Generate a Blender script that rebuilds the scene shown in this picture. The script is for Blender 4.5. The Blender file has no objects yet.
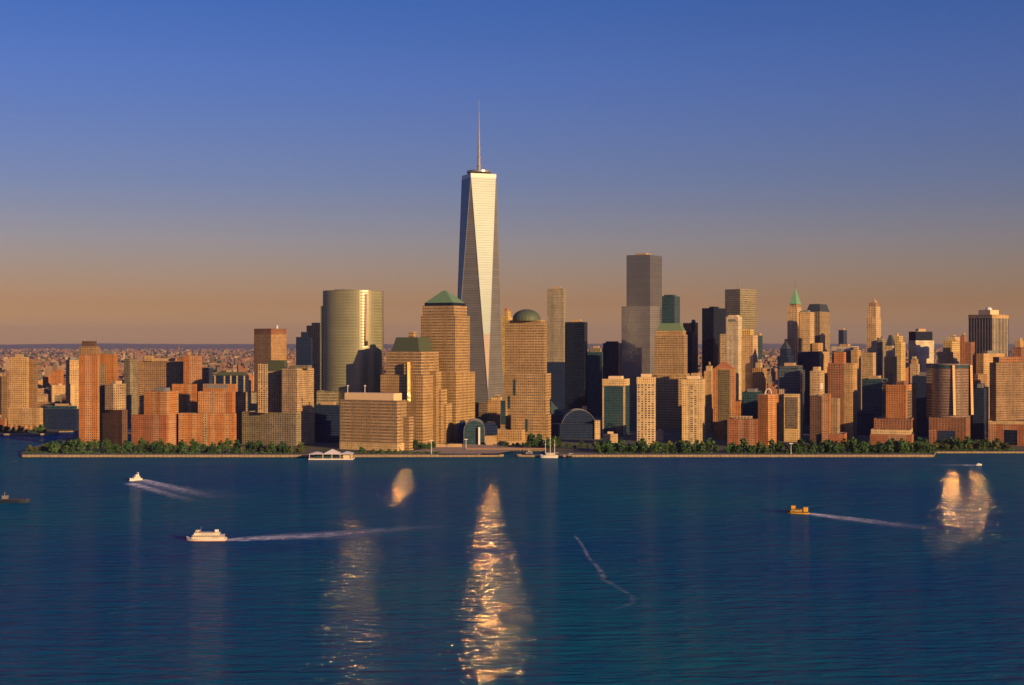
import bpy, bmesh, math, random
from mathutils import Vector, noise
from mathutils.geometry import tessellate_polygon
R = math.radians
S = bpy.context.scene
C = S.collection
random.seed(7)

# ------------------------------------------------------------------ camera, sky, sun, exposure
FPX, CX0, CY0, CAMH = 1400.0, 512.0, 342.5, 145.0
cam = bpy.data.cameras.new('camera'); camo = bpy.data.objects.new('camera', cam); C.objects.link(camo)
camo.location = (0, 0, CAMH); camo.rotation_euler = (R(90), 0, 0)
cam.sensor_width = 36; cam.lens = 36 * FPX / 1024; cam.clip_start = 5; cam.clip_end = 200000
S.camera = camo

SUN_AZ, SUN_EL = 42.0, 11.5          # degrees to the right of "behind the camera", elevation
sun_dir = Vector((math.sin(R(SUN_AZ)) * math.cos(R(SUN_EL)), -math.cos(R(SUN_AZ)) * math.cos(R(SUN_EL)), math.sin(R(SUN_EL))))
W = bpy.data.worlds.new('World'); S.world = W; W.use_nodes = True
nt = W.node_tree; bg = nt.nodes['Background']
sky = nt.nodes.new('ShaderNodeTexSky'); sky.sky_type = 'NISHITA'; sky.sun_disc = False
sky.sun_elevation = R(SUN_EL); sky.sun_rotation = R(180 - SUN_AZ); sky.altitude = 100; sky.dust_density = .25
tc = nt.nodes.new('ShaderNodeTexCoord'); sp = nt.nodes.new('ShaderNodeSeparateXYZ')
nt.links.new(tc.outputs['Generated'], sp.inputs[0])
rp = nt.nodes.new('ShaderNodeValToRGB'); nt.links.new(sp.outputs['Z'], rp.inputs[0])
TM = 1.8
stops = [(0.0061, (0.686, 0.452, 0.332)), (0.0275, (0.581, 0.336, 0.279)), (0.0702, (0.512, 0.39, 0.527)), (0.1125, (0.39, 0.382, 0.689)), (0.1843, (0.298, 0.388, 0.896)), (0.2344, (0.214, 0.366, 0.915)), (0.45, (0.16, 0.42, 1.35))]   # tint of the sky by height: dusty orange low down, deep blue above
cr = rp.color_ramp
while len(cr.elements) < len(stops): cr.elements.new(.5)
for e, (p, c) in zip(cr.elements, stops): e.position = p; e.color = (c[0] / TM, c[1] / TM, c[2] / TM, 1)
ml = nt.nodes.new('ShaderNodeVectorMath'); ml.operation = 'MULTIPLY'
nt.links.new(sky.outputs[0], ml.inputs[0]); nt.links.new(rp.outputs[0], ml.inputs[1])
ms = nt.nodes.new('ShaderNodeVectorMath'); ms.operation = 'SCALE'; ms.inputs['Scale'].default_value = TM
nt.links.new(ml.outputs[0], ms.inputs[0]); nt.links.new(ms.outputs[0], bg.inputs[0])
bg.inputs[1].default_value = 0.073
sl = bpy.data.lights.new('sun', 'SUN'); sl.energy = 5.0; sl.angle = R(.5); sl.color = (1.0, .62, .26)
so = bpy.data.objects.new('sun', sl); C.objects.link(so); so.rotation_euler = sun_dir.to_track_quat('Z', 'Y').to_euler(); so.location = (900, -900, 900)
vs = S.view_settings; vs.view_transform = 'Standard'; vs.look = 'None'; vs.gamma = 1; vs.use_curve_mapping = False; vs.exposure = 0.45
S.cycles.max_bounces = 6; S.cycles.glossy_bounces = 4; S.cycles.diffuse_bounces = 1; S.cycles.transparent_max_bounces = 12
S.cycles.sample_clamp_indirect = 350; S.cycles.use_denoising = True

# ------------------------------------------------------------------ helpers
def tag(o, label=None, cat=None, group=None, kind=None):
    for k, v in (('label', label), ('category', cat), ('group', group), ('kind', kind)):
        if v: o[k] = v
    return o
def empty(name, loc=(0, 0, 0), rz=0):
    o = bpy.data.objects.new(name, None); o.location = loc; o.rotation_euler = (0, 0, rz); o.empty_display_size = 1; C.objects.link(o); return o
def link(name, me, parent=None):
    o = bpy.data.objects.new(name, me); C.objects.link(o)
    if parent is not None: o.parent = parent
    return o
def dup(root, loc, rz=0, sc=1.0, label=None, group=None):
    r = root.copy(); C.objects.link(r); r.location = loc; r.rotation_euler = (0, 0, rz); r.scale = (sc, sc, sc)
    if label: r['label'] = label
    if group: r['group'] = group
    for ch in list(root.children):
        c = ch.copy(); C.objects.link(c); c.parent = r
        for g in ch.children:
            d = g.copy(); C.objects.link(d); d.parent = c
    return r
class MB:
    """collects faces with uv in metres and a material slot"""
    def __init__(s): s.v = []; s.f = []; s.uv = []; s.mi = []
    def face(s, pts, uv=None, mi=0):
        i = len(s.v); s.v += [tuple(p) for p in pts]; s.f.append(list(range(i, i + len(pts))))
        s.uv.append(uv or [(p[0], p[1]) for p in pts]); s.mi.append(mi)
    def wall(s, a, b, za, zb, u0=0, a2=None, b2=None, mi=0):
        """vertical (or leaning) wall from a to b seen with a on the left"""
        a2 = a2 or a; b2 = b2 or b; L = math.hypot(b[0] - a[0], b[1] - a[1]); L2 = math.hypot(b2[0] - a2[0], b2[1] - a2[1])
        m = u0 + L / 2
        s.face([(a[0], a[1], za), (b[0], b[1], za), (b2[0], b2[1], zb), (a2[0], a2[1], zb)],
               [(u0, za), (u0 + L, za), (m + L2 / 2, zb), (m - L2 / 2, zb)], mi)
        return u0 + L
    def prism(s, poly, z0, z1, poly2=None, mi=0, ti=1, parapet=0.0):
        """poly counter-clockwise seen from above"""
        n = len(poly); p2 = poly2 or poly; u = 0
        for i in range(n): u = s.wall(poly[i], poly[(i + 1) % n], z0, z1, u, p2[i], p2[(i + 1) % n], mi)
        if parapet:
            q = inset(p2, .7)
            for i in range(n):
                j = (i + 1) % n
                s.face([(p2[i][0], p2[i][1], z1), (p2[j][0], p2[j][1], z1), (q[j][0], q[j][1], z1), (q[i][0], q[i][1], z1)], None, ti)
                s.face([(q[i][0], q[i][1], z1), (q[j][0], q[j][1], z1), (q[j][0], q[j][1], z1 - parapet), (q[i][0], q[i][1], z1 - parapet)], None, ti)
            s.face([(x, y, z1 - parapet) for x, y in q], None, ti)
        else: s.face([(x, y, z1) for x, y in p2], None, ti)
    def box(s, x0, x1, y0, y1, z0, z1, mi=0, ti=None):
        s.prism([(x0, y0), (x1, y0), (x1, y1), (x0, y1)], z0, z1, None, mi, mi if ti is None else ti)
        s.face([(x0, y0, z0), (x0, y1, z0), (x1, y1, z0), (x1, y0, z0)], None, mi)
    def build(s, name, mats, parent=None, smooth=False):
        me = bpy.data.meshes.new(name); me.from_pydata(s.v, [], s.f)
        uvl = me.uv_layers.new(name='UVMap'); k = 0
        for uv in s.uv:
            for c in uv: uvl.data[k].uv = c; k += 1
        for m in (mats if isinstance(mats, (list, tuple)) else [mats]): me.materials.append(m)
        nm = len(me.materials)
        for p, m in zip(me.polygons, s.mi): p.material_index = min(m, nm - 1); p.use_smooth = smooth
        me.update(); return link(name, me, parent)
def inset(poly, d):
    n = len(poly); out = []
    cx = sum(p[0] for p in poly) / n; cy = sum(p[1] for p in poly) / n
    for x, y in poly:
        L = math.hypot(x - cx, y - cy); k = max(.1, (L - d * 1.4) / L); out.append((cx + (x - cx) * k, cy + (y - cy) * k))
    return out
def scaled(poly, k, kx=None):
    n = len(poly); cx = sum(p[0] for p in poly) / n; cy = sum(p[1] for p in poly) / n
    return [(cx + (x - cx) * k, cy + (y - cy) * k) for x, y in poly]
def centre(poly): return (sum(p[0] for p in poly) / len(poly), sum(p[1] for p in poly) / len(poly))
def ngon(cx, cy, r, n, a0=0): return [(cx + r * math.cos(a0 + 2 * math.pi * i / n), cy + r * math.sin(a0 + 2 * math.pi * i / n)) for i in range(n)]
def tube(mb, p, q, r0, r1=None, n=6, mi=0):
    p, q = Vector(p), Vector(q); r1 = r0 if r1 is None else r1; d = (q - p).normalized()
    a = d.orthogonal().normalized(); b = d.cross(a)
    ring = lambda c, r: [c + (a * math.cos(2 * math.pi * i / n) + b * math.sin(2 * math.pi * i / n)) * r for i in range(n)]
    A, B = ring(p, r0), ring(q, r1)
    for i in range(n): j = (i + 1) % n; mb.face([A[i], A[j], B[j], B[i]], None, mi)
    mb.face(list(reversed(A)), None, mi); mb.face(B, None, mi)
def lathe(mb, cx, cy, prof, n=16, mi=0, a0=0):
    """prof: list of (r, z) from low to high"""
    for (r0, z0), (r1, z1) in zip(prof, prof[1:]):
        A, B = ngon(cx, cy, max(r0, .01), n, a0), ngon(cx, cy, max(r1, .01), n, a0)
        for i in range(n): mb.wall(A[i], A[(i + 1) % n], z0, z1, i * 2, B[i], B[(i + 1) % n], mi)
    r, z = prof[-1]
    if r > .05: mb.face([(x, y, z) for x, y in ngon(cx, cy, r, n, a0)], None, mi)
def zat(py, Y): return CAMH + (CY0 - py) * Y / FPX
def xat(px, Y): return (px - CX0) * Y / FPX
def yground(py, z=0.0): return (CAMH - z) * FPX / (py - CY0)

# ------------------------------------------------------------------ materials
def newmat(name):
    m = bpy.data.materials.new(name); m.use_nodes = True; return m, m.node_tree, m.node_tree.nodes['Principled BSDF']
def N(t, typ, **kw):
    n = t.nodes.new('ShaderNode' + typ)
    for k, v in kw.items(): setattr(n, k, v)
    return n
def plain(name, col, rough=.7, metal=0, var=.25, scale=.15, ior=1.45):
    m, t, b = newmat(name)
    o = N(t, 'TexCoord'); n = N(t, 'TexNoise'); n.inputs['Scale'].default_value = scale; n.inputs['Detail'].default_value = 5
    t.links.new(o.outputs['Object'], n.inputs['Vector'])
    x = N(t, 'MixRGB'); x.inputs[1].default_value = tuple(c * (1 - var) for c in col) + (1,); x.inputs[2].default_value = tuple(min(1, c * (1 + var)) for c in col) + (1,)
    t.links.new(n.outputs[0], x.inputs[0]); t.links.new(x.outputs[0], b.inputs['Base Color'])
    b.inputs['Roughness'].default_value = rough; b.inputs['Metallic'].default_value = metal; b.inputs['IOR'].default_value = ior
    return m
# facade group: a grid of window panes in a wall, laid out in metres along the wall
FG = bpy.data.node_groups.new('facade_grid', 'ShaderNodeTree')
for nm, ty, dv in (('Wall', 'Color', (.4, .3, .2, 1)), ('Glass', 'Color', (.02, .03, .04, 1)), ('Bay', 'Float', 3), ('Floor', 'Float', 3.3), ('WinW', 'Float', .5), ('WinH', 'Float', .55),
                   ('GlassRough', 'Float', .1), ('GlassIOR', 'Float', 1.9), ('Blind', 'Float', .18), ('Wobble', 'Float', .02), ('Streak', 'Float', .25)):
    s_ = FG.interface.new_socket(nm, in_out='INPUT', socket_type='NodeSocket' + ty); s_.default_value = dv
FG.interface.new_socket('BSDF', in_out='OUTPUT', socket_type='NodeSocketShader')
def _fg():
    t = FG; gi = t.nodes.new('NodeGroupInput'); go = t.nodes.new('NodeGroupOutput'); L = t.links.new
    def M(op, a, b=None, c=None):
        n = N(t, 'Math', operation=op)
        for i, v in enumerate((a, b, c)):
            if v is None: continue
            if isinstance(v, (int, float)): n.inputs[i].default_value = v
            else: L(v, n.inputs[i])
        return n.outputs[0]
    uv = N(t, 'UVMap'); uv.uv_map = 'UVMap'; sx = N(t, 'SeparateXYZ'); L(uv.outputs[0], sx.inputs[0])
    oo = N(t, 'ObjectInfo'); r2 = M('FRACT', M('MULTIPLY', oo.outputs['Random'], 13.37))
    u = M('DIVIDE', sx.outputs[0], M('MULTIPLY', gi.outputs['Bay'], M('ADD', .8, M('MULTIPLY', oo.outputs['Random'], .55)))); v = M('DIVIDE', sx.outputs[1], M('MULTIPLY', gi.outputs['Floor'], M('ADD', .94, M('MULTIPLY', r2, .2))))
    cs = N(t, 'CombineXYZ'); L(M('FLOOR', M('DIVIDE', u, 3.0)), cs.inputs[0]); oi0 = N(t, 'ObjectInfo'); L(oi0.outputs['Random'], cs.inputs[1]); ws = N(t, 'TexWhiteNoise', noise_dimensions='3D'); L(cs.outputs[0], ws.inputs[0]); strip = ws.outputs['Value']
    cf = N(t, 'CombineXYZ'); L(M('FLOOR', v), cf.inputs[0]); L(oi0.outputs['Random'], cf.inputs[1]); cf.inputs[2].default_value = 7; wf = N(t, 'TexWhiteNoise', noise_dimensions='3D'); L(cf.outputs[0], wf.inputs[0]); lev = wf.outputs['Value']
    fu, fv = M('FRACT', u), M('FRACT', v); iu, iv = M('FLOOR', u), M('FLOOR', v)
    mu = M('LESS_THAN', M('ABSOLUTE', M('SUBTRACT', fu, .5)), M('MULTIPLY', M('MULTIPLY', gi.outputs['WinW'], .5), M('ADD', .72, M('MULTIPLY', strip, .5))))
    mv = M('LESS_THAN', M('ABSOLUTE', M('SUBTRACT', fv, .52)), M('MULTIPLY', gi.outputs['WinH'], .5))
    mask = M('MULTIPLY', mu, mv)
    cb = N(t, 'CombineXYZ'); L(iu, cb.inputs[0]); L(iv, cb.inputs[1])
    oi = N(t, 'ObjectInfo'); L(oi.outputs['Random'], cb.inputs[2])
    wn = N(t, 'TexWhiteNoise', noise_dimensions='3D'); L(cb.outputs[0], wn.inputs[0])
    rnd = wn.outputs['Value']
    # wall colour: weathering noise + vertical streaks
    tcn = N(t, 'TexCoord')
    n1 = N(t, 'TexNoise'); n1.inputs['Scale'].default_value = .06; n1.inputs['Detail'].default_value = 6; L(tcn.outputs['Object'], n1.inputs['Vector'])
    mp = N(t, 'Mapping'); mp.inputs['Scale'].default_value = (.35, .03, 1); L(uv.outputs[0], mp.inputs[0])
    n2 = N(t, 'TexNoise'); n2.inputs['Scale'].default_value = 1; n2.inputs['Detail'].default_value = 4; L(mp.outputs[0], n2.inputs['Vector'])
    nn = M('ADD', M('MULTIPLY', n1.outputs[0], .6), M('MULTIPLY', n2.outputs[0], .4))
    k = M('ADD', 1.0, M('MULTIPLY', M('SUBTRACT', nn, .5), M('MULTIPLY', gi.outputs['Streak'], 4)))
    # spandrel shade by bay/floor
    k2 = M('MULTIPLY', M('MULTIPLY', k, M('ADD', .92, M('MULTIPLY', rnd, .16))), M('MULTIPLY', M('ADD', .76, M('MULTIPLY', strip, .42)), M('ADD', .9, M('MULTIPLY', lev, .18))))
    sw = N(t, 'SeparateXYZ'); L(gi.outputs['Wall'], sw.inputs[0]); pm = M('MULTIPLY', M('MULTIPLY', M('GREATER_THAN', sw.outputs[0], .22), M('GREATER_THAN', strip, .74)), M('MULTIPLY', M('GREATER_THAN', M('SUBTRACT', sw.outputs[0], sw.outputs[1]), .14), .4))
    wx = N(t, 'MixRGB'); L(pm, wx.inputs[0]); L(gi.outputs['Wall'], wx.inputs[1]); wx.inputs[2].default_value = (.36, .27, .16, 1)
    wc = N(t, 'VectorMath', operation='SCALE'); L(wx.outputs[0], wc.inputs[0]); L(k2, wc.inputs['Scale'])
    gk = M('ADD', .6, M('MULTIPLY', rnd, .8))
    gc = N(t, 'VectorMath', operation='SCALE'); L(gi.outputs['Glass'], gc.inputs[0]); L(gk, gc.inputs['Scale'])
    bl = M('LESS_THAN', M('FRACT', M('MULTIPLY', rnd, 37.7)), gi.outputs['Blind'])
    gb = N(t, 'MixRGB'); L(bl, gb.inputs[0]); L(gc.outputs[0], gb.inputs[1])
    wl = N(t, 'VectorMath', operation='SCALE'); L(gi.outputs['Wall'], wl.inputs[0]); wl.inputs['Scale'].default_value = .55; L(wl.outputs[0], gb.inputs[2])
    cm = N(t, 'MixRGB'); L(mask, cm.inputs[0]); L(wc.outputs[0], cm.inputs[1]); L(gb.outputs[0], cm.inputs[2])
    rr = N(t, 'MixRGB'); L(mask, rr.inputs[0]); rr.inputs[1].default_value = (.8, .8, .8, 1); L(gi.outputs['GlassRough'], rr.inputs[2])
    io = M('ADD', 1.4, M('MULTIPLY', mask, M('SUBTRACT', gi.outputs['GlassIOR'], 1.4)))
    ge = N(t, 'NewGeometry')
    sb = N(t, 'VectorMath', operation='SUBTRACT'); L(wn.outputs['Color'], sb.inputs[0]); sb.inputs[1].default_value = (.5, .5, .5)
    sc = N(t, 'VectorMath', operation='SCALE'); L(sb.outputs[0], sc.inputs[0]); L(M('MULTIPLY', mask, gi.outputs['Wobble']), sc.inputs['Scale'])
    ad = N(t, 'VectorMath', operation='ADD'); L(ge.outputs['Normal'], ad.inputs[0]); L(sc.outputs[0], ad.inputs[1])
    nz = N(t, 'VectorMath', operation='NORMALIZE'); L(ad.outputs[0], nz.inputs[0])
    b = N(t, 'BsdfPrincipled'); L(cm.outputs[0], b.inputs['Base Color']); L(rr.outputs[0], b.inputs['Roughness']); L(io, b.inputs['IOR']); L(nz.outputs[0], b.inputs['Normal'])
    L(b.outputs[0], go.inputs[0])
_fg()
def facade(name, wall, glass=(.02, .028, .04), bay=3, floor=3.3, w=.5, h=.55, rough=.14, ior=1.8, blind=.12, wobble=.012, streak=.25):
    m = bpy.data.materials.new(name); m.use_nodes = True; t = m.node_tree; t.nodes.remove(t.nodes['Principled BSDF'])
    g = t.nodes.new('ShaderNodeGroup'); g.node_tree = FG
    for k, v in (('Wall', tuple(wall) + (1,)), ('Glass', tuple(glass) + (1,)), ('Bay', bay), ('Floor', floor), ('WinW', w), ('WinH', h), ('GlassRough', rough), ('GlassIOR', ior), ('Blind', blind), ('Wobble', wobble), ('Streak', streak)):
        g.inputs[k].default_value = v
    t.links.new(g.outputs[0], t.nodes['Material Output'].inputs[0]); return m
DK = (.03, .03, .03)
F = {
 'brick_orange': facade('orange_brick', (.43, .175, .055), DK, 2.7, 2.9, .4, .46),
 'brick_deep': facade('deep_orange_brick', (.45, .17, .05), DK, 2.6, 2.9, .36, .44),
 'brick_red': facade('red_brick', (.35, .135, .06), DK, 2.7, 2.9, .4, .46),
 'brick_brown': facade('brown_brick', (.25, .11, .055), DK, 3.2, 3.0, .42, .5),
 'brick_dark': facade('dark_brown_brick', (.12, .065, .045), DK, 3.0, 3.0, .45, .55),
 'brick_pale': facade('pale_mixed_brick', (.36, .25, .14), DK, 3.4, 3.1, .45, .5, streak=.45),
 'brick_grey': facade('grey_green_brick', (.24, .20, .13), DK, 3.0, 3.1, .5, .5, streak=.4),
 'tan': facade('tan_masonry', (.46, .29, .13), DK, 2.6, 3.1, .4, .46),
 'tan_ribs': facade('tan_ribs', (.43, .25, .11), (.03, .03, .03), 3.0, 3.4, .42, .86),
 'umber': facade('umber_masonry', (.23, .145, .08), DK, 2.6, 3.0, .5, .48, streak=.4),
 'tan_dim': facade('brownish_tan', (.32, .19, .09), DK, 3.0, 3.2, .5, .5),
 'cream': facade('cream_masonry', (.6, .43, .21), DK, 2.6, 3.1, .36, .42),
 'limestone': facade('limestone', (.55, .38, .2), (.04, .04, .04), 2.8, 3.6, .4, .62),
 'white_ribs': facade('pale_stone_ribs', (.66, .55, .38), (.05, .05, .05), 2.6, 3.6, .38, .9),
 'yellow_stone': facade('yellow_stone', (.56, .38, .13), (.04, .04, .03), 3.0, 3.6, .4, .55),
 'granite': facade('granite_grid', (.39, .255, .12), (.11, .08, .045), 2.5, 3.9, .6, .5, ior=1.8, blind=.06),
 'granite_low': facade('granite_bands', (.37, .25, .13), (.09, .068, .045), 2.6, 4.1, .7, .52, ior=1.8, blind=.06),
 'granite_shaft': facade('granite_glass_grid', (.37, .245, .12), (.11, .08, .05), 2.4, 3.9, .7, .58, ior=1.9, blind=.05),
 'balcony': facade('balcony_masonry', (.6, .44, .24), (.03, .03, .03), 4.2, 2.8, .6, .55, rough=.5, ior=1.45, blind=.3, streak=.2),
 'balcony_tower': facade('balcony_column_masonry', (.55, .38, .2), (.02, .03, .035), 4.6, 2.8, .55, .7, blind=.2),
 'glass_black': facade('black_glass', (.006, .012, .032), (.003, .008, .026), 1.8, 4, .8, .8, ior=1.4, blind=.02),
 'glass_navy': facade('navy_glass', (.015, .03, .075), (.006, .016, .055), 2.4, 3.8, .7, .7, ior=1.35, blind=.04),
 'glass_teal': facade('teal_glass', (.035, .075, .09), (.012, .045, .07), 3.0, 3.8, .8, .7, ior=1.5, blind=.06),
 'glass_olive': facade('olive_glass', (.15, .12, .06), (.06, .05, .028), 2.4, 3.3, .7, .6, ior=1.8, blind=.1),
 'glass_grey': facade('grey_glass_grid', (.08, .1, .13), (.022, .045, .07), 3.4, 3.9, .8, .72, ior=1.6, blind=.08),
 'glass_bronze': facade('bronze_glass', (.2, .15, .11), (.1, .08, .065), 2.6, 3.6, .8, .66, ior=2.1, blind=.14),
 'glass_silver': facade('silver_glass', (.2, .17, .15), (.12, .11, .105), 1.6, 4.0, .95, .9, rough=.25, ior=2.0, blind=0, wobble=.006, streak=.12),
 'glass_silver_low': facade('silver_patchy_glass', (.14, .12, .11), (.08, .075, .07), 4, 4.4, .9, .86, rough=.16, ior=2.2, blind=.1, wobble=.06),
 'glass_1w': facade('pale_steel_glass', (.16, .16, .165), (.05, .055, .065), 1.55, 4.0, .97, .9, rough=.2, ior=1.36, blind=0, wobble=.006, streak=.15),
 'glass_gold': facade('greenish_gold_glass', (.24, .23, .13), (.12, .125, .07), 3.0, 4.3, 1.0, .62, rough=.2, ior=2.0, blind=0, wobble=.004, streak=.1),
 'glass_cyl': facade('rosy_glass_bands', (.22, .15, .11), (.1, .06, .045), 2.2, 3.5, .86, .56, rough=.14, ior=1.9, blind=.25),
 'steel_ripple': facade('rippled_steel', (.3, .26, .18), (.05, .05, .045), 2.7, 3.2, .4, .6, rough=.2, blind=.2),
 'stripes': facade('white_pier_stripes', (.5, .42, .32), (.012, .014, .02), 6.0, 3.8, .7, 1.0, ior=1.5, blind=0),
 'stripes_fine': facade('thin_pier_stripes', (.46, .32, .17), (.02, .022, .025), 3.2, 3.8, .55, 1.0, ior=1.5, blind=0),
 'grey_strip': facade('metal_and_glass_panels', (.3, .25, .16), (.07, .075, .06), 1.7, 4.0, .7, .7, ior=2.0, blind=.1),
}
def mirror_glass(name, wall, fac, rough, tint, bay=1.55, floor=4.0, wob=.004, sheen=0, srough=.32, spandrel=.12, bands=.16):
    """curtain wall of flat reflective panes: dull mullions, sharp glass"""
    m, t, b = newmat(name); L = t.links.new; uv = N(t, 'UVMap'); uv.uv_map = 'UVMap'
    mp = N(t, 'Mapping'); mp.inputs['Scale'].default_value = (1 / bay, 1 / floor, 1); L(uv.outputs[0], mp.inputs[0]); fl = N(t, 'VectorMath', operation='FLOOR'); L(mp.outputs[0], fl.inputs[0])
    fr = N(t, 'VectorMath', operation='FRACTION'); L(mp.outputs[0], fr.inputs[0]); sx = N(t, 'SeparateXYZ'); L(fr.outputs[0], sx.inputs[0]); mk = N(t, 'Math', operation='GREATER_THAN'); L(sx.outputs[1], mk.inputs[0]); mk.inputs[1].default_value = spandrel
    wn = N(t, 'TexWhiteNoise', noise_dimensions='3D'); L(fl.outputs[0], wn.inputs[0]); sb = N(t, 'VectorMath', operation='SUBTRACT'); L(wn.outputs['Color'], sb.inputs[0]); sb.inputs[1].default_value = (.5, .5, .5)
    sc = N(t, 'VectorMath', operation='SCALE'); L(sb.outputs[0], sc.inputs[0]); sc.inputs['Scale'].default_value = wob; ge = N(t, 'NewGeometry'); ad = N(t, 'VectorMath', operation='ADD'); L(ge.outputs['Normal'], ad.inputs[0]); L(sc.outputs[0], ad.inputs[1]); nz = N(t, 'VectorMath', operation='NORMALIZE'); L(ad.outputs[0], nz.inputs[0])
    d = N(t, 'BsdfDiffuse'); g = N(t, 'BsdfGlossy', distribution='BECKMANN')
    sy = N(t, 'SeparateXYZ'); L(fl.outputs[0], sy.inputs[0]); w1 = N(t, 'TexWhiteNoise', noise_dimensions='1D'); L(sy.outputs[1], w1.inputs['W']); nn = N(t, 'TexNoise'); nn.inputs['Scale'].default_value = .035; nn.inputs['Detail'].default_value = 3; L(uv.outputs[0], nn.inputs['Vector'])
    v1 = N(t, 'Math', operation='MULTIPLY_ADD'); L(w1.outputs[0], v1.inputs[0]); v1.inputs[1].default_value = bands; v1.inputs[2].default_value = .75 - bands / 2; v2 = N(t, 'Math', operation='MULTIPLY_ADD'); L(nn.outputs[0], v2.inputs[0]); v2.inputs[1].default_value = .5; L(v1.outputs[0], v2.inputs[2])
    v3 = N(t, 'MapRange'); L(mk.outputs[0], v3.inputs[0]); v3.inputs[3].default_value = 1.25; v3.inputs[4].default_value = .85; v4 = N(t, 'Math', operation='MULTIPLY'); L(v2.outputs[0], v4.inputs[0]); L(v3.outputs[0], v4.inputs[1])
    vc = N(t, 'VectorMath', operation='SCALE'); vc.inputs[0].default_value = tuple(wall); L(v4.outputs[0], vc.inputs['Scale']); L(vc.outputs[0], d.inputs[0]); g.inputs['Color'].default_value = tuple(tint) + (1,); g.inputs['Roughness'].default_value = rough; L(nz.outputs[0], g.inputs['Normal'])
    k = N(t, 'Fresnel'); k.inputs['IOR'].default_value = 1.5; ka = N(t, 'Math', operation='ADD'); L(k.outputs[0], ka.inputs[0]); ka.inputs[1].default_value = fac; km = N(t, 'Math', operation='MULTIPLY'); L(ka.outputs[0], km.inputs[0]); L(mk.outputs[0], km.inputs[1])
    x = N(t, 'MixShader'); L(km.outputs[0], x.inputs[0]); L(g.outputs[0], x.inputs[2])
    sg = N(t, 'BsdfGlossy'); sg.inputs['Color'].default_value = tuple(tint) + (1,); sg.inputs['Roughness'].default_value = srough; L(nz.outputs[0], sg.inputs['Normal']); sm = N(t, 'MixShader'); sm.inputs[0].default_value = sheen; L(d.outputs[0], sm.inputs[1]); L(sg.outputs[0], sm.inputs[2]); L(sm.outputs[0], x.inputs[1]); L(x.outputs[0], t.nodes['Material Output'].inputs['Surface']); t.nodes.remove(b); return m
F['glass_1w'] = mirror_glass('pale_steel_glass', (.16, .158, .165), -.0367, .23, (.66, .86, 1), 1.55, 4.0, .004, .025, .42, .2, .16)
F['glass_1w_glint'] = mirror_glass('gold_glint_glass', (.17, .17, .18), .3, .062, (1, .7, .35), 1.55, 4.0, .002, .03, .42, .12, .1)  # gold mirror foot, added to throw the glint column on the water
F['glass_gold'] = mirror_glass('greenish_gold_glass', (.19, .19, .115), .05, .31, (1, .9, .8), 6.0, 4.3, .002, .03, .45, .38, .1)
F['glass_silver'] = mirror_glass('silver_glass', (.10, .10, .108), .12, .12, (.8, .85, .95), 3, 4.0, .003, .05, .4)
F['glass_silver_low'] = mirror_glass('silver_patchy_glass', (.18, .175, .18), .1, .12, (.8, .83, .9), 2.2, 4, .02, .05, .4)
F['glint_mirror'] = mirror_glass('glint_mirror_glass', (.1, .1, .085), .6, .09, (.95, .7, .38), 1.5, 3.6, .003)  # gold-tinted reflector for the added bays that send glints to the water
F['glint_mirror_fine'] = mirror_glass('fine_glint_mirror_glass', (.1, .1, .085), .75, .082, (.95, .72, .42), 1.5, 3.6, .002)
def bay(root, x, y, z0, z1, nrm, lean, w, name='window_or_glint_bay', m=None):
    """an added mirror bay throwing a sun glint on the water, turned nrm degrees to the right and leaning back a little; x, y, z local to its root"""
    c, s_ = math.cos(R(nrm)), math.sin(R(nrm)); nx, ny = s_, -c; k = (z1 - z0) * math.tan(R(lean))
    f = [(x - w * c, y - w * s_), (x + w * c, y + w * s_), (x + w * c - nx * 6, y + w * s_ - ny * 6), (x - w * c - nx * 6, y - w * s_ - ny * 6)]
    g = [(f[0][0] - nx * k, f[0][1] - ny * k), (f[1][0] - nx * k, f[1][1] - ny * k), f[2], f[3]]
    mb = MB(); mb.prism(f, z0, z1, g, 0, 1); mb.build(name, [m or F['glint_mirror'], roof_m], root)
roof_m = plain('roof_gravel', (.2, .17, .14), .9)
roof_dark = plain('roof_tar', (.06, .06, .065), .9)
copper = plain('green_copper', (.075, .10, .06), .6, 0, .25, .3)
copper_dark = plain('dark_green_copper', (.058, .075, .042), .65, 0, .25, .3)
copper_bright = plain('bright_green_copper', (.12, .19, .10), .55, 0, .2, .3)
copper_spire = plain('spire_copper', (.15, .34, .19), .55, 0, .2, .3)
copper_pale = plain('pale_copper', (.13, .23, .12), .55, 0, .2, .3)
slate = plain('dark_slate', (.035, .045, .055), .6)
steel = plain('painted_steel', (.3, .3, .31), .4, .6)
white_p = plain('white_paint', (.66, .63, .6), .5, 0, .06)
mech_tan = plain('tan_penthouse_panels', (.4, .27, .14), .8)
mech_grey = plain('grey_louvres', (.16, .16, .16), .7)
mech_cream = plain('cream_panels', (.66, .48, .28), .75, 0, .1)
mech_brick = plain('brick_penthouse', (.38, .15, .06), .8)
wood = plain('tank_cedar', (.3, .18, .09), .85)
stone = plain('seawall_stone', (.33, .24, .14), .85, 0, .45, .12)
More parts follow.
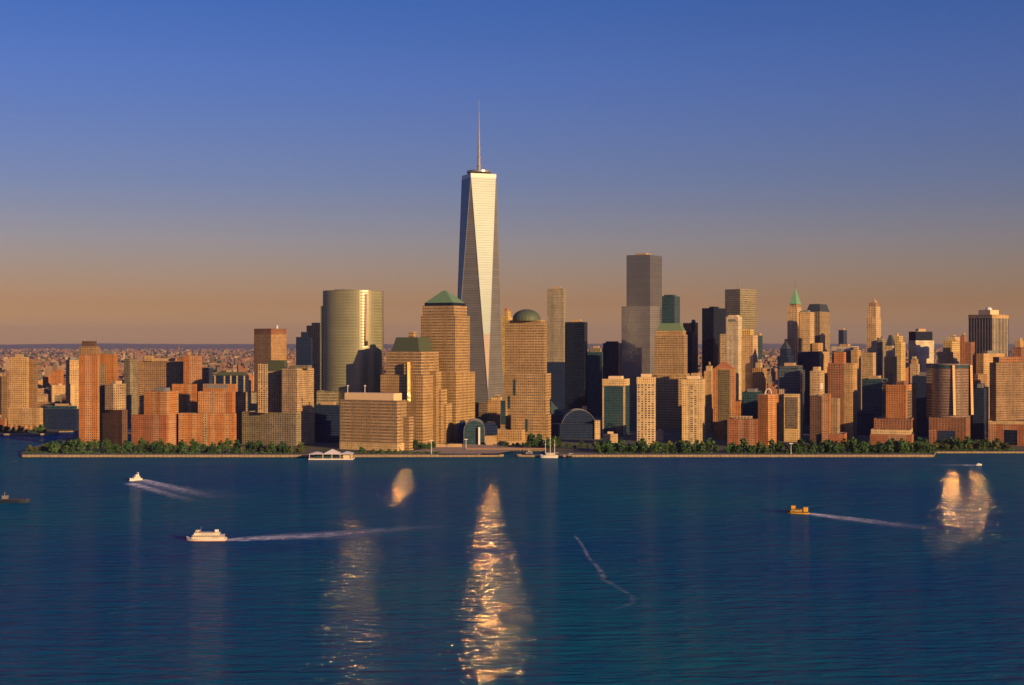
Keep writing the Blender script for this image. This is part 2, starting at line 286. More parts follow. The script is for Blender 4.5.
def stain(m):
    t = m.node_tree; L = t.links.new; b = t.nodes['Principled BSDF']; src = b.inputs['Base Color'].links[0].from_socket
    g = N(t, 'NewGeometry'); sx = N(t, 'SeparateXYZ'); L(g.outputs['Position'], sx.inputs[0]); nz = N(t, 'TexNoise'); nz.inputs['Scale'].default_value = .09; L(g.outputs['Position'], nz.inputs['Vector'])
    ad = N(t, 'Math', operation='ADD'); L(sx.outputs[2], ad.inputs[0]); L(nz.outputs[0], ad.inputs[1]); mr = N(t, 'MapRange'); L(ad.outputs[0], mr.inputs[0]); mr.inputs[1].default_value = 1.1; mr.inputs[2].default_value = 1.9
    wv = N(t, 'TexWave', wave_type='BANDS'); wv.bands_direction = 'X'; wv.inputs['Scale'].default_value = .055; L(g.outputs['Position'], wv.inputs['Vector']); lt = N(t, 'Math', operation='GREATER_THAN'); L(wv.outputs[1], lt.inputs[0]); lt.inputs[1].default_value = .05
    x = N(t, 'MixRGB'); L(mr.outputs[0], x.inputs[0]); x.inputs[1].default_value = (.055, .055, .035, 1); L(src, x.inputs[2]); y = N(t, 'MixRGB', blend_type='MULTIPLY'); y.inputs[0].default_value = .5; L(x.outputs[0], y.inputs[1]); L(lt.outputs[0], y.inputs[2]); L(y.outputs[0], b.inputs['Base Color'])
stain(stone)
pave = plain('promenade_paving', (.36, .27, .18), .85, 0, .2, .08)

# ------------------------------------------------------------------ water
def water_mat():
    m, t, b = newmat('river_water'); L = t.links.new
    tc = N(t, 'TexCoord'); prev = None
    for sx, sy, rot, sc, dist, det in ((.009, .030, 12, 1, 3.2, 3), (.03, .14, -7, 1, 4.6, 3), (.09, .40, 5, 1, .9, 3)):
        mp = N(t, 'Mapping'); mp.inputs['Scale'].default_value = (sx, sy, 1); mp.inputs['Rotation'].default_value = (0, 0, R(rot)); L(tc.outputs['Object'], mp.inputs[0])
        n = N(t, 'TexNoise'); n.inputs['Scale'].default_value = sc; n.inputs['Detail'].default_value = det; n.inputs['Roughness'].default_value = .55; n.inputs['Distortion'].default_value = .6; L(mp.outputs[0], n.inputs['Vector'])
        bp = N(t, 'Bump'); bp.inputs['Strength'].default_value = 1; bp.inputs['Distance'].default_value = dist; L(n.outputs[0], bp.inputs['Height'])
        if prev: L(prev.outputs[0], bp.inputs['Normal'])
        prev = bp
    t.nodes.remove(b); d = N(t, 'BsdfDiffuse'); d.inputs['Color'].default_value = (.001, .07, .125, 1); g = N(t, 'BsdfGlossy'); g.inputs['Color'].default_value = (.92, .92, .95, 1); g.inputs['Roughness'].default_value = .1
    fr = N(t, 'Fresnel'); fr.inputs['IOR'].default_value = 1.18; x = N(t, 'MixShader')
    n = N(t, 'TexNoise'); n.inputs['Scale'].default_value = .0022; n.inputs['Detail'].default_value = 3; L(tc.outputs['Object'], n.inputs['Vector'])   # broad random patches of bluer and greener water
    cm = N(t, 'ValToRGB'); cm.color_ramp.elements[0].position = .38; cm.color_ramp.elements[0].color = (.0, .068, .178, 1); cm.color_ramp.elements[1].position = .62; cm.color_ramp.elements[1].color = (.002, .108, .16, 1)
    L(n.outputs[0], cm.inputs[0]); L(cm.outputs[0], d.inputs['Color'])
    for q in (d, g, fr): L(prev.outputs[0], q.inputs['Normal'])
    fm_ = N(t, 'MapRange'); L(fr.outputs[0], fm_.inputs[0]); fm_.inputs[1].default_value = 0; fm_.inputs[2].default_value = .45; fm_.inputs[3].default_value = .02; fm_.inputs[4].default_value = .15; L(fm_.outputs[0], x.inputs[0]); L(d.outputs[0], x.inputs[1]); L(g.outputs[0], x.inputs[2]); L(x.outputs[0], t.nodes['Material Output'].inputs['Surface']); return m
mb = MB()
for i in range(12):
    for j in range(6):
        xa, ya = -7000 + i * 14000 / 12, -3600 + j * 1000; mb.face([(xa, ya, 0), (xa + 14000 / 12, ya, 0), (xa + 14000 / 12, ya + 1000, 0), (xa, ya + 1000, 0)])
tag(mb.build('water', water_mat()), kind='structure')

# ------------------------------------------------------------------ land
def P(px, py, z=0.0): Y = yground(py, z); return (xat(px, Y), Y)
LZ = 2.6
shore = [(-1000, 2187), P(-40, 435.6), P(40, 435.5), P(55, 434.6), P(60, 432.6), P(79, 432.2), P(76, 437), P(60, 440.5), P(44, 445.5), P(27, 450), P(20.5, 455), P(22, 457.6),
         P(300, 457.6), P(440, 457.5), (xat(478, 1774.5), 1774.5), (xat(480, 1795), 1795), P(484, 451.2), P(519, 451.2), P(546, 452), (xat(545, 1790), 1790), P(560, 457.5), P(934, 457.5), P(936, 453.6), P(1150, 453.6), (1300, 1990)]
def land_mat():
    m, t, b = newmat('city_ground'); L = t.links.new; tc = N(t, 'TexCoord')
    n = N(t, 'TexNoise'); n.inputs['Scale'].default_value = .012; n.inputs['Detail'].default_value = 8; L(tc.outputs['Object'], n.inputs['Vector'])
    r = N(t, 'ValToRGB'); L(n.outputs[0], r.inputs[0]); e = r.color_ramp.elements
    e[0].position = .35; e[0].color = (.05, .05, .05, 1); e[1].position = .65; e[1].color = (.17, .14, .1, 1); x = e.new(.5); x.color = (.06, .07, .035, 1)
    L(r.outputs[0], b.inputs['Base Color']); b.inputs['Roughness'].default_value = .95; return m
FAR = 90000
mb = MB(); YM = 2420; top = shore + [(1300, YM), (-1000, YM)]
for a, b_ in zip(shore, shore[1:]): mb.wall(a, b_, -1, LZ - .3, 0, mi=1)
GZ = LZ - .3
for tri in tessellate_polygon([[Vector((x, y, 0)) for x, y in top]]):
    q = [top[i] for i in tri]
    if (q[1][0] - q[0][0]) * (q[2][1] - q[0][1]) - (q[1][1] - q[0][1]) * (q[2][0] - q[0][0]) < 0: q.reverse()
    mb.face([(x, y, GZ) for x, y in q], None, 0)
def rect_grid(x0, x1, y0, y1, nx, ny):
    for i in range(nx):
        for j in range(ny):
            xa, xb, ya, yb = x0 + (x1 - x0) * i / nx, x0 + (x1 - x0) * (i + 1) / nx, y0 + (y1 - y0) * j / ny, y0 + (y1 - y0) * (j + 1) / ny
            mb.face([(xa, ya, GZ), (xb, ya, GZ), (xb, yb, GZ), (xa, yb, GZ)], None, 0)
rect_grid(-7000, -1000, 2187, YM, 8, 1); rect_grid(1300, 7000, 1990, YM, 8, 1); rect_grid(-7000, 7000, YM, 9000, 10, 5); rect_grid(-30000, 30000, 9000, 45000, 16, 10)
mb.wall((-7000, 2187), (-1000, 2187), -1, GZ, 0, mi=1); mb.wall((1300, 1990), (7000, 1990), -1, GZ, 0, mi=1)
tag(mb.build('ground', [land_mat(), stone]), kind='structure')
# promenade path sheet along the front
mb = MB(); mb.face([(xat(24, 1780), 1776, LZ - .29), (xat(438, 1780), 1776, LZ - .29), (xat(438, 1792), 1790, LZ - .29), (xat(24, 1792), 1790, LZ - .29)])
mb.face([(xat(562, 1780), 1776, LZ - .29), (xat(933, 1780), 1776, LZ - .29), (xat(930, 1792), 1790, LZ - .29), (xat(562, 1792), 1790, LZ - .29)])
tag(mb.build('path', pave), kind='structure')
mb = MB(); mb.face([(xat(405, 1830), 1800, LZ - .28), (xat(498, 1830), 1800, LZ - .28), (xat(548, 1960), 1960, LZ - .28), (xat(440, 1960), 1960, LZ - .28)])
tag(mb.build('plaza_pavement', pave), kind='structure')

def ribbon_wall(name, pts, th, z0, z1, label, cat='wall', m=stone):
    """a wall of real thickness following the points, its face 0.4 m proud of the land edge"""
    mb = MB()
    for i in range(len(pts) - 1):
        a, b = Vector(pts[i]), Vector(pts[i + 1]); d = (b - a).normalized(); n = Vector((d.y, -d.x))
        A, B, Cc, D = a + n * .5, b + n * .5, b - n * th, a - n * th
        mb.prism([A, B, Cc, D], z0, z1, None, 0, 0)
    o = mb.build(name, m); return tag(o, label, cat)
ribbon_wall('seawall', [P(22, 457.6), P(300, 457.6), P(440, 457.5)], 1.6, -1, LZ + .5, 'long tan stone seawall below the trees on the left half of the shore')
ribbon_wall('seawall', [P(560, 457.5), P(934, 457.5)], 1.6, -1, LZ + .5, 'long tan stone seawall below the row of trees on the right half of the shore')
ribbon_wall('seawall', [P(937, 453.6), P(1150, 453.6)], 1.2, -1, LZ, 'low dim stone seawall set back at the far right of the shore')
ribbon_wall('seawall', [(xat(-30, 2183), 2183), P(40, 435.5), P(55, 434.6)], 1.4, -1, LZ + .3, 'short stone seawall across the inlet at the far left')
for pa, pb, lab in (((440, 457.5), (501, 457.3), 'stone jetty arm left of the marina mouth'), ((519, 457.3), (560, 457.5), 'stone jetty arm right of the marina mouth with moored yacht')):
    t = empty('jetty', (0, 0, 0)); tag(t, lab, 'jetty')
    a, b = P(*pa), P(*pb); mb = MB(); mb.prism([a, b, (b[0], b[1] + 9), (a[0], a[1] + 9)], -1, LZ); mb.build('deck', [stone, pave], t)
    e = b if pb[0] < 510 else a; mb = MB(); lathe(mb, e[0], e[1] + 4.5, [(3.6, -1), (3.6, LZ + .6), (3.2, LZ + .9)], 14); mb.build('end_bastion', stone, t)

# ------------------------------------------------------------------ buildings
def foot(p0, pm, p1, Y, th):
    """rectangle whose nearest corner is seen at pm at distance Y; th turns the left-hand face"""
    t0, tm, t1 = ((p - CX0) / FPX for p in (p0, pm, p1)); th = R(th); cx = tm * Y; c, s = math.cos(th), math.sin(th)
    wl = (cx - t0 * Y) / (c + t0 * s); wr = (t1 * Y - cx) / max(.12, s - t1 * c)
    wl = max(1.5, wl); wr = max(1.5, min(wr, 90))
    A = (cx, Y); B = (cx + s * wr, Y + c * wr); D = (cx - c * wl, Y + s * wl); Cc = (B[0] + D[0] - A[0], B[1] + D[1] - A[1])
    return [D, A, B, Cc]
ROOTS = {}
def building(name, label, cat, Y, th, tiers, extras=(), group=None):
    """tiers: (part, p0, pm, p1, ytop, ybase or None, facade, dY, roof gear 0/1)"""
    polys = {}; first = None
    for (part, p0, pm, p1, yt, yb, fm, dY, *rest) in tiers:
        poly = foot(p0, pm, p1, Y + dY, rest[1] if len(rest) > 1 else th)
        if first is None: first = poly; root = empty(name, (*centre(poly), LZ)); tag(root, label, cat, group)
        z1 = zat(yt, Y + dY); z0 = LZ - 2 if yb is None else zat(yb, Y + dY)
        rx, ry, rz = root.location; loc = [(x - rx, y - ry) for x, y in poly]
        mb = MB(); par = 1.1 if (rest and rest[0] >= 0) else 0
        mb.prism(loc, z0 - rz, z1 - rz, None, 0, 1, par)
        # cornice: a thin projecting course
        o = mb.build(part, [F[fm] if isinstance(fm, str) else fm, roof_m], root)
        polys[part] = (loc, z1 - rz)
        if rest and rest[0] == 1: gear(root, loc, z1 - rz - par)
    if not extras and not any(r_[7:] and len(r_) > 8 and r_[8] == 1 for r_ in tiers): k_ = max(polys, key=lambda p_: polys[p_][1]); gear(root, polys[k_][0], polys[k_][1] - 1.1)
    for ex in extras: ex(root, polys)
    ROOTS[label] = (root, polys); return root
rg = random.Random(3)
def gear(root, loc, z):
    cx, cy = centre(loc); q = scaled(loc, rg.uniform(.4, .6)); dx, dy = rg.uniform(-2, 2), rg.uniform(-2, 2)
    q = [(x + dx, y + dy) for x, y in q]; h = rg.uniform(3.5, 5.5)
    mb = MB(); mb.prism(q, z, z + h + 1, None, 0, 0); mb.build('mechanical_penthouse', rg.choice([mech_tan, mech_grey, mech_tan]), root)
    if rg.random() < .5:
        a = loc[1]; p = (cx + (a[0] - cx) * .68, cy + (a[1] - cy) * .68)
        mb = MB(); mb.box(p[0] - 1.8, p[0] + 1.8, p[1] - 1.6, p[1] + 1.6, z, z + 2.6); mb.build('cooling_unit', mech_grey, root)
def tank(on, fx=0, fy=0, r=2.2):
    def f(root, polys):
        loc, z = polys[on]; cx, cy = centre(loc); mb = MB(); x, y = cx + fx, cy + fy
        for k in range(4): a = math.pi / 4 + k * math.pi / 2; tube(mb, (x + r * .7 * math.cos(a), y + r * .7 * math.sin(a), z - 1), (x + r * .7 * math.cos(a), y + r * .7 * math.sin(a), z + 2), .2)
        lathe(mb, x, y, [(r, z + 2), (r, z + 5.5), (.1, z + 7)], 12); mb.build('water_tank', wood, root)
    return f
def mast(on, h, fx=0, fy=0, r=.5):
    def f(root, polys):
        loc, z = polys[on]; cx, cy = centre(loc); mb = MB(); tube(mb, (cx + fx, cy + fy, z - 1), (cx + fx, cy + fy, z + h), r, r * .3, 6)
        for k in (.35, .6): tube(mb, (cx + fx - 1.2, cy + fy, z + h * k), (cx + fx + 1.2, cy + fy, z + h * k), .15)
        mb.build('antenna', steel, root)
    return f
def hat(on, part, h, k, m, over=1.0, base=0):
    """sloped roof: frustum on a tier"""
    def f(root, polys):
        loc, z = polys[on]; a = scaled(loc, over); b = scaled(loc, max(k, .01)); mb = MB(); mb.prism(a, z + base - .9, z + base); mb.prism(a, z + base + .01, z + base + h, b, 0, 0); mb.build(part, m, root)
        polys[part] = (b, z + base + h)
    return f
def dome(on, r, h, m, part='dome', n=20, drum=2.0):
    def f(root, polys):
        loc, z = polys[on]; cx, cy = centre(loc); mb = MB(); pr = [(r, z - 1), (r, z + drum)] + [(r * math.cos(i * math.pi / 16), z + drum + h * math.sin(i * math.pi / 16)) for i in range(1, 9)]
        lathe(mb, cx, cy, pr, n); mb.build(part, m, root)
    return f
def boxon(on, part, k, h, m, dx=0, dy=0, base=-1.1):
    def f(root, polys):
        loc, z = polys[on]; q = [(x + dx, y + dy) for x, y in scaled(loc, k)]; mb = MB(); mb.prism(q, z + base, z + h, None, 0, 0); mb.build(part, F[m] if isinstance(m, str) else m, root); polys[part] = (q, z + h)
    return f
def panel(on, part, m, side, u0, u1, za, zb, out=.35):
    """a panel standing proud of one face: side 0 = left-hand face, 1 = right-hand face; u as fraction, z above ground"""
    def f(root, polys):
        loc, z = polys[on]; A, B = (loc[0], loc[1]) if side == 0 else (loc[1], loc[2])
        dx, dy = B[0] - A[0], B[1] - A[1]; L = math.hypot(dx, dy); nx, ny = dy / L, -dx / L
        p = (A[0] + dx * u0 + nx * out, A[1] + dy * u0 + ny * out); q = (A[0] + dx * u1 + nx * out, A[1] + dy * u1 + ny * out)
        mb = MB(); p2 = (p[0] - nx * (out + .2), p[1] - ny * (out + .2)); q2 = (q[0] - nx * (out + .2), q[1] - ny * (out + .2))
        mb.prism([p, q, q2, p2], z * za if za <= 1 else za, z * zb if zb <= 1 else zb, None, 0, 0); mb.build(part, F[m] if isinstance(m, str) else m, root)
    return f

B = building
# --- far left, beyond the inlet
B('apartment_tower', 'tan twin slab tower on a pillared podium at the far left shore', 'apartment tower', 2290, 12, [
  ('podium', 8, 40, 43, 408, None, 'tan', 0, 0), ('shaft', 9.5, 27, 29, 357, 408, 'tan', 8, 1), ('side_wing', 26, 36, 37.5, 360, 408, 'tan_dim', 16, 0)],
  [lambda root, polys: [panel('podium', 'pillar', 'brick_orange', 0, .06 + .15 * k, .10 + .15 * k, 0, 8, .9)(root, polys) for k in range(6)]])
B('apartment_block', 'low tan block cut off by the left edge of the photo above the inlet', 'apartment block', 2420, 14, [('shaft', -22, 7, 9, 376, None, 'tan_dim', 0, 1), ('roof_storey', -20, 4, 6, 372.5, 376, 'brick_grey', 6, 0)])
B('warehouse', 'low reddish brick building at the left edge behind the inlet trees', 'warehouse', 2300, 15, [('shaft', -20, 5, 7.5, 418, None, 'brick_red', 0, 0)])
B('glass_building', 'low wide dark blue glass building with pale bands at the head of the inlet', 'glass building', 2290, 12, [('shaft', 43.5, 76, 79, 409, None, 'glass_navy', 0, 0), ('setback_storey', 45, 74, 77, 406, 409, 'glass_teal', 6, 0)])
B('apartment_tower', 'slim tan tower with a dark left flank just left of the orange brick tower', 'apartment tower', 2600, 55, [('side_wing', 69, 70.5, 74, 384, None, 'cream', -6, 0), ('shaft', 66, 69.5, 80, 360, None, 'tan', 0, 1)], [tank('shaft')])
B('brick_tower', 'tallest orange brick slab tower at left with two antennas on its crown', 'apartment tower', 1930, 9, [
  ('shaft', 79, 97.5, 99.5, 355, None, 'brick_deep', 0, -1), ('crown', 79, 97.5, 99.5, 346.5, 355, 'tan_dim', .6, 0),
  ('rear_wing', 98, 114, 118, 354, None, 'brick_orange', 46, 1, 12), ('stair_tower', 98.6, 104, 105, 364, None, 'brick_grey', 38, 0)],
  [boxon('crown', 'penthouse', .72, 7.5, 'brick_dark'), mast('penthouse', 17, -7, 0, .55), mast('penthouse', 9, 10, 2)])
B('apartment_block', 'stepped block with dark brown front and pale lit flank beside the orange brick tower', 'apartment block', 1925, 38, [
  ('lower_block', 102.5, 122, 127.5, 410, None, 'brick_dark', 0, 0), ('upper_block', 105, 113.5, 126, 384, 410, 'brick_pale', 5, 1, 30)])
B('brick_block', 'stepped rust brick block with a bright right flank left of the bushy dark gap', 'apartment block', 1925, 20, [
  ('lower_block', 131.5, 166, 178.5, 415, None, 'brick_red', 0, 0), ('upper_block', 144, 166.5, 178.5, 391.5, 415, 'brick_orange', 6, 1)])
B('brick_complex', 'long brownish tan complex with stepped roofs behind the rust brick block', 'apartment block', 2250, 12, [
  ('shaft', 138, 184, 187, 361, None, 'tan_dim', 0, 1), ('roof_storey', 144, 152, 153.5, 355.5, 361, 'tan', 8, 0), ('end_tower', 160, 184, 187.5, 357.5, 361, 'brick_brown', 10, 0)])
B('office_block', 'narrow grey block with shaded left side between the orange tower and tan complex', 'office block', 2480, 30, [('shaft', 124, 130, 138.5, 359, None, 'brick_grey', 0, 0)], [tank('shaft', 0, 0, 2.8)])
B('brick_tower', 'bright orange brick tower with a water tank and a dark stepped right flank', 'apartment tower', 2210, 9, [
  ('shaft', 183.5, 200.5, 202, 356, None, 'brick_deep', 0, -1), ('lower_wing', 172, 196, 197, 384, None, 'brick_orange', -30, 0), ('rear_wing', 200, 209, 213, 368, None, 'glass_navy', 40, 0, 60)],
  [tank('shaft', -8, 4, 4.5)])
B('brick_block', 'wide orange brick block with pale vertical strips and a grey rooftop plant behind the trees', 'apartment block', 1930, 10, [
  ('lower_block', 178.5, 234, 236.5, 413.5, None, 'brick_orange', 0, 0), ('upper_block', 198, 233, 235.5, 391.5, 413.5, 'brick_deep', 6, 0), ('rear_wing', 233, 245, 247.5, 392, None, 'brick_pale', 60, 0, 14),
  ('roof_storey', 203, 235, 237, 384, 391.5, 'brick_orange', 14, 0)],
  [panel('lower_block', 'pale_strip', 'brick_pale', 0, .44, .52, .0, .995), panel('upper_block', 'pale_strip', 'brick_pale', 0, .40, .46, LZ + 45, .995), panel('roof_storey', 'louvre_panel', mech_grey, 0, .08, .78, .93, .99)])
B('glass_building', 'dark glass block in a pale frame with a green roof behind the brick blocks', 'office block', 2150, 10, [('shaft', 214.5, 246, 249, 375.5, None, 'glass_navy', 0, 0)],
  [hat('shaft', 'roof', 5, .8, copper_dark)] + [panel('shaft', 'frame_pier', 'cream', 0, a, a + .04, 0, .995, .6) for a in (0, .3, .5, .7, .93)])
B('office_tower', 'windowless orange slab tower with dark top band and white dish in the distance', 'office tower', 3050, 38, [('shaft', 254, 271, 286.5, 334, None, 'tan_ribs', 0, -1), ('top_band', 254, 271, 286.5, 328.5, 334, 'brick_brown', .3, 0)],
  [lambda root, polys: (lambda mb: (lathe(mb, 14, 4, [(2, polys['top_band'][1] - 1), (2.2, polys['top_band'][1] + 3), (4, polys['top_band'][1] + 6), (.2, polys['top_band'][1] + 8)], 12), mb.build('satellite_dish', white_p, root)))(MB())])
B('apartment_tower', 'tan stepped tower with a recessed dark bay and a green penthouse on a mottled base', 'apartment tower', 1935, 16, [
  ('base_block', 242, 296, 314.5, 413, None, 'brick_grey', 0, 0, 24), ('right_tower', 282, 297, 314, 368.5, 413, 'brick_pale', 4, 0, 24), ('left_tower', 258, 266.5, 268, 364, 413, 'balcony_tower', 10, 0),
  ('rear_block', 266, 286, 289, 371, 413, 'brick_pale', 34, 0), ('roof_storey', 290, 308, 312, 365.5, 368.5, 'brick_grey', 10, 0, 24)],
  [boxon('rear_block', 'green_penthouse', .8, 15, copper_dark)])
B('office_tower', 'dark navy tower with a small raised roof block beside the curved glass tower', 'office tower', 2500, 14, [('shaft', 296, 311, 312.5, 337, None, 'glass_navy', 0, 0)], [boxon('shaft', 'roof_block', .4, 9, 'glass_navy', 0)])
B('office_tower', 'tall brownish tan tower partly hidden by the left edge of the curved glass tower', 'office tower', 2650, 20, [('shaft', 306.5, 319, 324, 325.5, None, 'tan_ribs', 0, 1)])
# --- curved glass tower
def curved_tower():
    Y = 2050; root = empty('curved_glass_tower', (xat(350, Y), Y + 30, LZ)); tag(root, 'tall curved glass tower with a vertical sun glint and greenish flat left flank', 'office tower')
    rx, ry, rz = root.location
    x0, x1 = xat(323, Y + 28), xat(381.5, Y + 22); pts = []
    xm = (x0 + x1) / 2; hw = (x1 - x0) / 2; n = 24
    for i in range(n + 1):
        a = R(-62) + R(124) * i / n; pts.append((xm + hw * math.sin(a) / math.sin(R(62)) - rx, Y + 26 - 48 * (math.cos(a) - math.cos(R(62))) - ry))
    pts += [(x1 - rx, Y + 60 - ry), (x0 - rx, Y + 60 - ry)]
    mb = MB(); z1 = zat(290, Y); mb.prism(pts, LZ - 2 - rz, z1 - rz, None, 0, 1, 1.2); mb.build('shaft', [F['glass_gold'], roof_m], root)
    w = [(xat(320.5, Y + 30) - rx, Y + 27 - ry), (x0 - rx + .3, Y + 26.3 - ry), (x0 - rx + .3, Y + 58 - ry), (xat(320.5, Y + 30) - rx, Y + 58 - ry)]
    mb = MB(); mb.prism(w, LZ - 2 - rz, zat(306, Y + 27) - rz, None, 0, 1, 1); mb.build('side_wing', [F['glass_gold'], roof_m], root)
    q = [(xat(316.5, Y - 8) - rx, Y - 8 - ry), (xat(338, Y - 10) - rx, Y - 10 - ry), (xat(338, Y - 10) - rx, Y + 20 - ry), (xat(316.5, Y - 8) - rx, Y + 22 - ry)]
    mb = MB(); mb.prism(q, LZ - 2 - rz, zat(391, Y - 8) - rz, None, 0, 1, 1); mb.build('podium', [F['grey_strip'], roof_m], root)
    bay(root, xat(366.5, Y - 2) - rx, Y + 2.5 - ry, 138, 214, 23.3, 1.85, 1.9)  # added reflector for the glint at lower left
    mb = MB(); mb.prism(scaled(pts, .6), z1 - 2 - rz, z1 + 1.2 - rz); mb.build('mechanical_penthouse', mech_grey, root)
curved_tower()
B('office_block', 'dark navy glass block in shadow between the mottled base and the wide tan block', 'office block', 1990, 14, [('shaft', 314.5, 339, 343, 405, None, 'glass_navy', 0, 0)])
B('office_block', 'wide low tan gridded block with a cream penthouse and two dish masts at the waterfront', 'office block', 1840, 25, [
  ('shaft', 340, 397, 406.5, 400.5, None, 'granite_low', 0, 0), ('side_wing', 399, 409, 413.5, 417, None, 'granite_low', 12, 0), ('base_course', 339.6, 397.3, 407, 443.5, None, 'cream', -1.2, 0)],
  [boxon('shaft', 'penthouse', .86, 9, mech_cream)] + [(lambda dx: lambda root, polys: (lambda mb: (tube(mb, (dx, 0, polys['penthouse'][1] - 1), (dx, 0, polys['penthouse'][1] + 8), .4), lathe(mb, dx, 0, [(.4, polys['penthouse'][1] + 8), (2.2, polys['penthouse'][1] + 9.4), (.3, polys['penthouse'][1] + 10.5)], 10), mb.build('dish_mast', white_p, root)))(MB()))(d) for d in (-34, -11)])
B('office_tower', 'tan granite tower with a stepped dark green pyramid roof behind the wide low block', 'office tower', 1950, 24, [
  ('base_tier', 380.5, 423, 439, 375, None, 'granite', 0, 0), ('middle_tier', 386, 421, 438.6, 351.5, 375, 'granite_shaft', 6, 0), ('side_step', 430, 436, 441.5, 371, None, 'granite', 26, 0), ('lower_step', 433, 441, 447, 389, None, 'granite', 32, 0), ('corner_step', 437, 446, 452, 404, None, 'granite', 38, 0)],
  [hat('middle_tier', 'pyramid_roof', 20, .62, copper_dark, .80), boxon('pyramid_roof', 'roof_block', .25, 8, 'granite'), lambda root, polys: bay(root, xat(409, 1955) - root.location.x, 1952 - root.location.y, 60, polys['base_tier'][1] + 18, 22.5, .6, 2.2)])  # the bay is an added reflector for the glint near the shore
B('office_tower', 'taller tan granite tower with a flat topped green copper roof left of the silver tower', 'office tower', 2010, 24, [
  ('base_tier', 419.5, 456, 475, 372.5, None, 'granite', 0, 0), ('shaft', 420.8, 455, 470, 315.5, 372.5, 'granite_shaft', 4, -1), ('upper_tier', 422.5, 454, 467, 305.5, 315.5, 'granite_shaft', 6, -1), ('ledge', 424.5, 453, 465.5, 302.5, 305.5, 'glass_black', 8, -1)],
  [hat('ledge', 'copper_roof', 18, .12, copper_pale, .98)])
# --- the tall silver tower
def spire_tower():
    cx, cy = xat(478.8, 2290), 2300; root = empty('silver_skyscraper', (cx, cy, LZ)); tag(root, 'tallest silver glass skyscraper of tapering triangles with a spire on top', 'skyscraper')
    na = R(-90 + 21.45); g = F['glass_1w']; base = [(43.1 * math.cos(na + k * math.pi / 2), 43.1 * math.sin(na + k * math.pi / 2)) for k in range(4)]
    top = [(31 * math.cos(na + math.pi / 4 + k * math.pi / 2), 31 * math.sin(na + math.pi / 4 + k * math.pi / 2)) for k in range(4)]
    zb, zc, zt = 57, 156, 411; tt = (zc - zb) / (zt - zb); mix = lambda p, q: (p[0] + (q[0] - p[0]) * tt, p[1] + (q[1] - p[1]) * tt)
    mb = MB(); mb.prism(base, -2, zb); mb.build('base', [g, roof_m], root)
    lo, up = MB(), MB()
    for k in range(4):
        a, b, ta, tb = base[k], base[(k + 1) % 4], top[k], top[(k + 3) % 4]; L = math.dist(a, b); T = math.dist(ta, tb)
        m1, m2, m3 = mix(a, ta), mix(b, ta), mix(a, tb)
        lo.face([(*a, zb), (*b, zb), (*m2, zc), (*m1, zc)], [(0, zb), (L, zb), (L - L / 2 * tt, zc), (L / 2 * tt, zc)])      # foot of the upright triangle
        up.face([(*m1, zc), (*m2, zc), (*ta, zt)], [(L / 2 * tt, zc), (L - L / 2 * tt, zc), (L / 2, zt)])
        lo.face([(*a, zb), (*m1, zc), (*m3, zc)], [(T / 2, zb), (T / 2 * (1 + tt), zc), (T / 2 * (1 - tt), zc)], 1)              # foot of the inverted triangle
        up.face([(*m3, zc), (*m1, zc), (*ta, zt), (*tb, zt)], [(T / 2 * (1 - tt), zc), (T / 2 * (1 + tt), zc), (T, zt), (0, zt)])
    up.face([(x, y, zt) for x, y in top], None, 1); up.build('shaft', [g, roof_m], root); lo.build('lower_shaft', [g, F['glass_1w_glint']], root)
    mb = MB()
    for k in range(4):
        for t in (top[k], top[(k + 3) % 4]): tube(mb, (*base[k], zb), (*t, zt), .55, .55, 4)
    mb.build('edge_trim', steel, root)
    mb = MB(); mb.prism(scaled(top, 1.005), zt, zt + 6.5, None, 0, 1, 3); mb.build('parapet', [white_p, roof_m], root)
    mb = MB(); lathe(mb, 0, 0, [(6, zt - 1), (6, zt + 9)], 12); lathe(mb, 0, 0, [(19, zt + 9), (20, zt + 10), (20, zt + 13), (18, zt + 13.5), (18, zt + 9.2)], 24); 
    for k in range(8): a = k * math.pi / 4; tube(mb, (0, 0, zt + 9.5), (19 * math.cos(a), 19 * math.sin(a), zt + 11), .5); tube(mb, (17.5 * math.cos(a), 17.5 * math.sin(a), zt - 1), (17.5 * math.cos(a), 17.5 * math.sin(a), zt + 9.6), .5)
    mb.build('ring_platform', steel, root)
    mb = MB(); zz = zt + 8; prof = []
    for k in range(8): r = 2.9 * (1 - k / 8.6) ** 1.35; h = 14.6; prof += [(r, zz), (r * .93, zz + h - 2.2), (r * 1.35, zz + h - 2), (r * 1.35, zz + h - .6), (r * .9, zz + h - .4)]; zz += h
    prof += [(.4, zz), (.1, zz + 6)]
    lathe(mb, 0, 0, prof, 10); mb.build('spire', plain('spire_steel', (.34, .31, .3), .4, .3), root)
    mb = MB()
    for dx in (-16, -11, 13): tube(mb, (dx, 3, zt + 12), (dx, 3, zt + 19), .3)
    mb.build('antenna', steel, root)
spire_tower()
B('office_block', 'low tan and purple grey block at the foot of the silver skyscraper', 'office block', 2160, 12, [('glass_wing', 474.5, 487.5, 489, 402.5, None, 'glass_bronze', 0, 0), ('shaft', 488, 501, 504, 400, None, 'tan', 2, 0), ('roof_storey', 491, 500, 502, 397, 400, 'cream', 10, 0)])
B('brick_tower', 'orange lit stepped tower top peeking out left of the copper dome', 'office tower', 2480, 20, [('shaft', 500.5, 508, 512.5, 317, None, 'yellow_stone', 0, -1), ('crown', 502.5, 507.5, 511, 311, 317, 'yellow_stone', 3, 0)], [boxon('crown', 'lantern', .5, 5, mech_brick)])
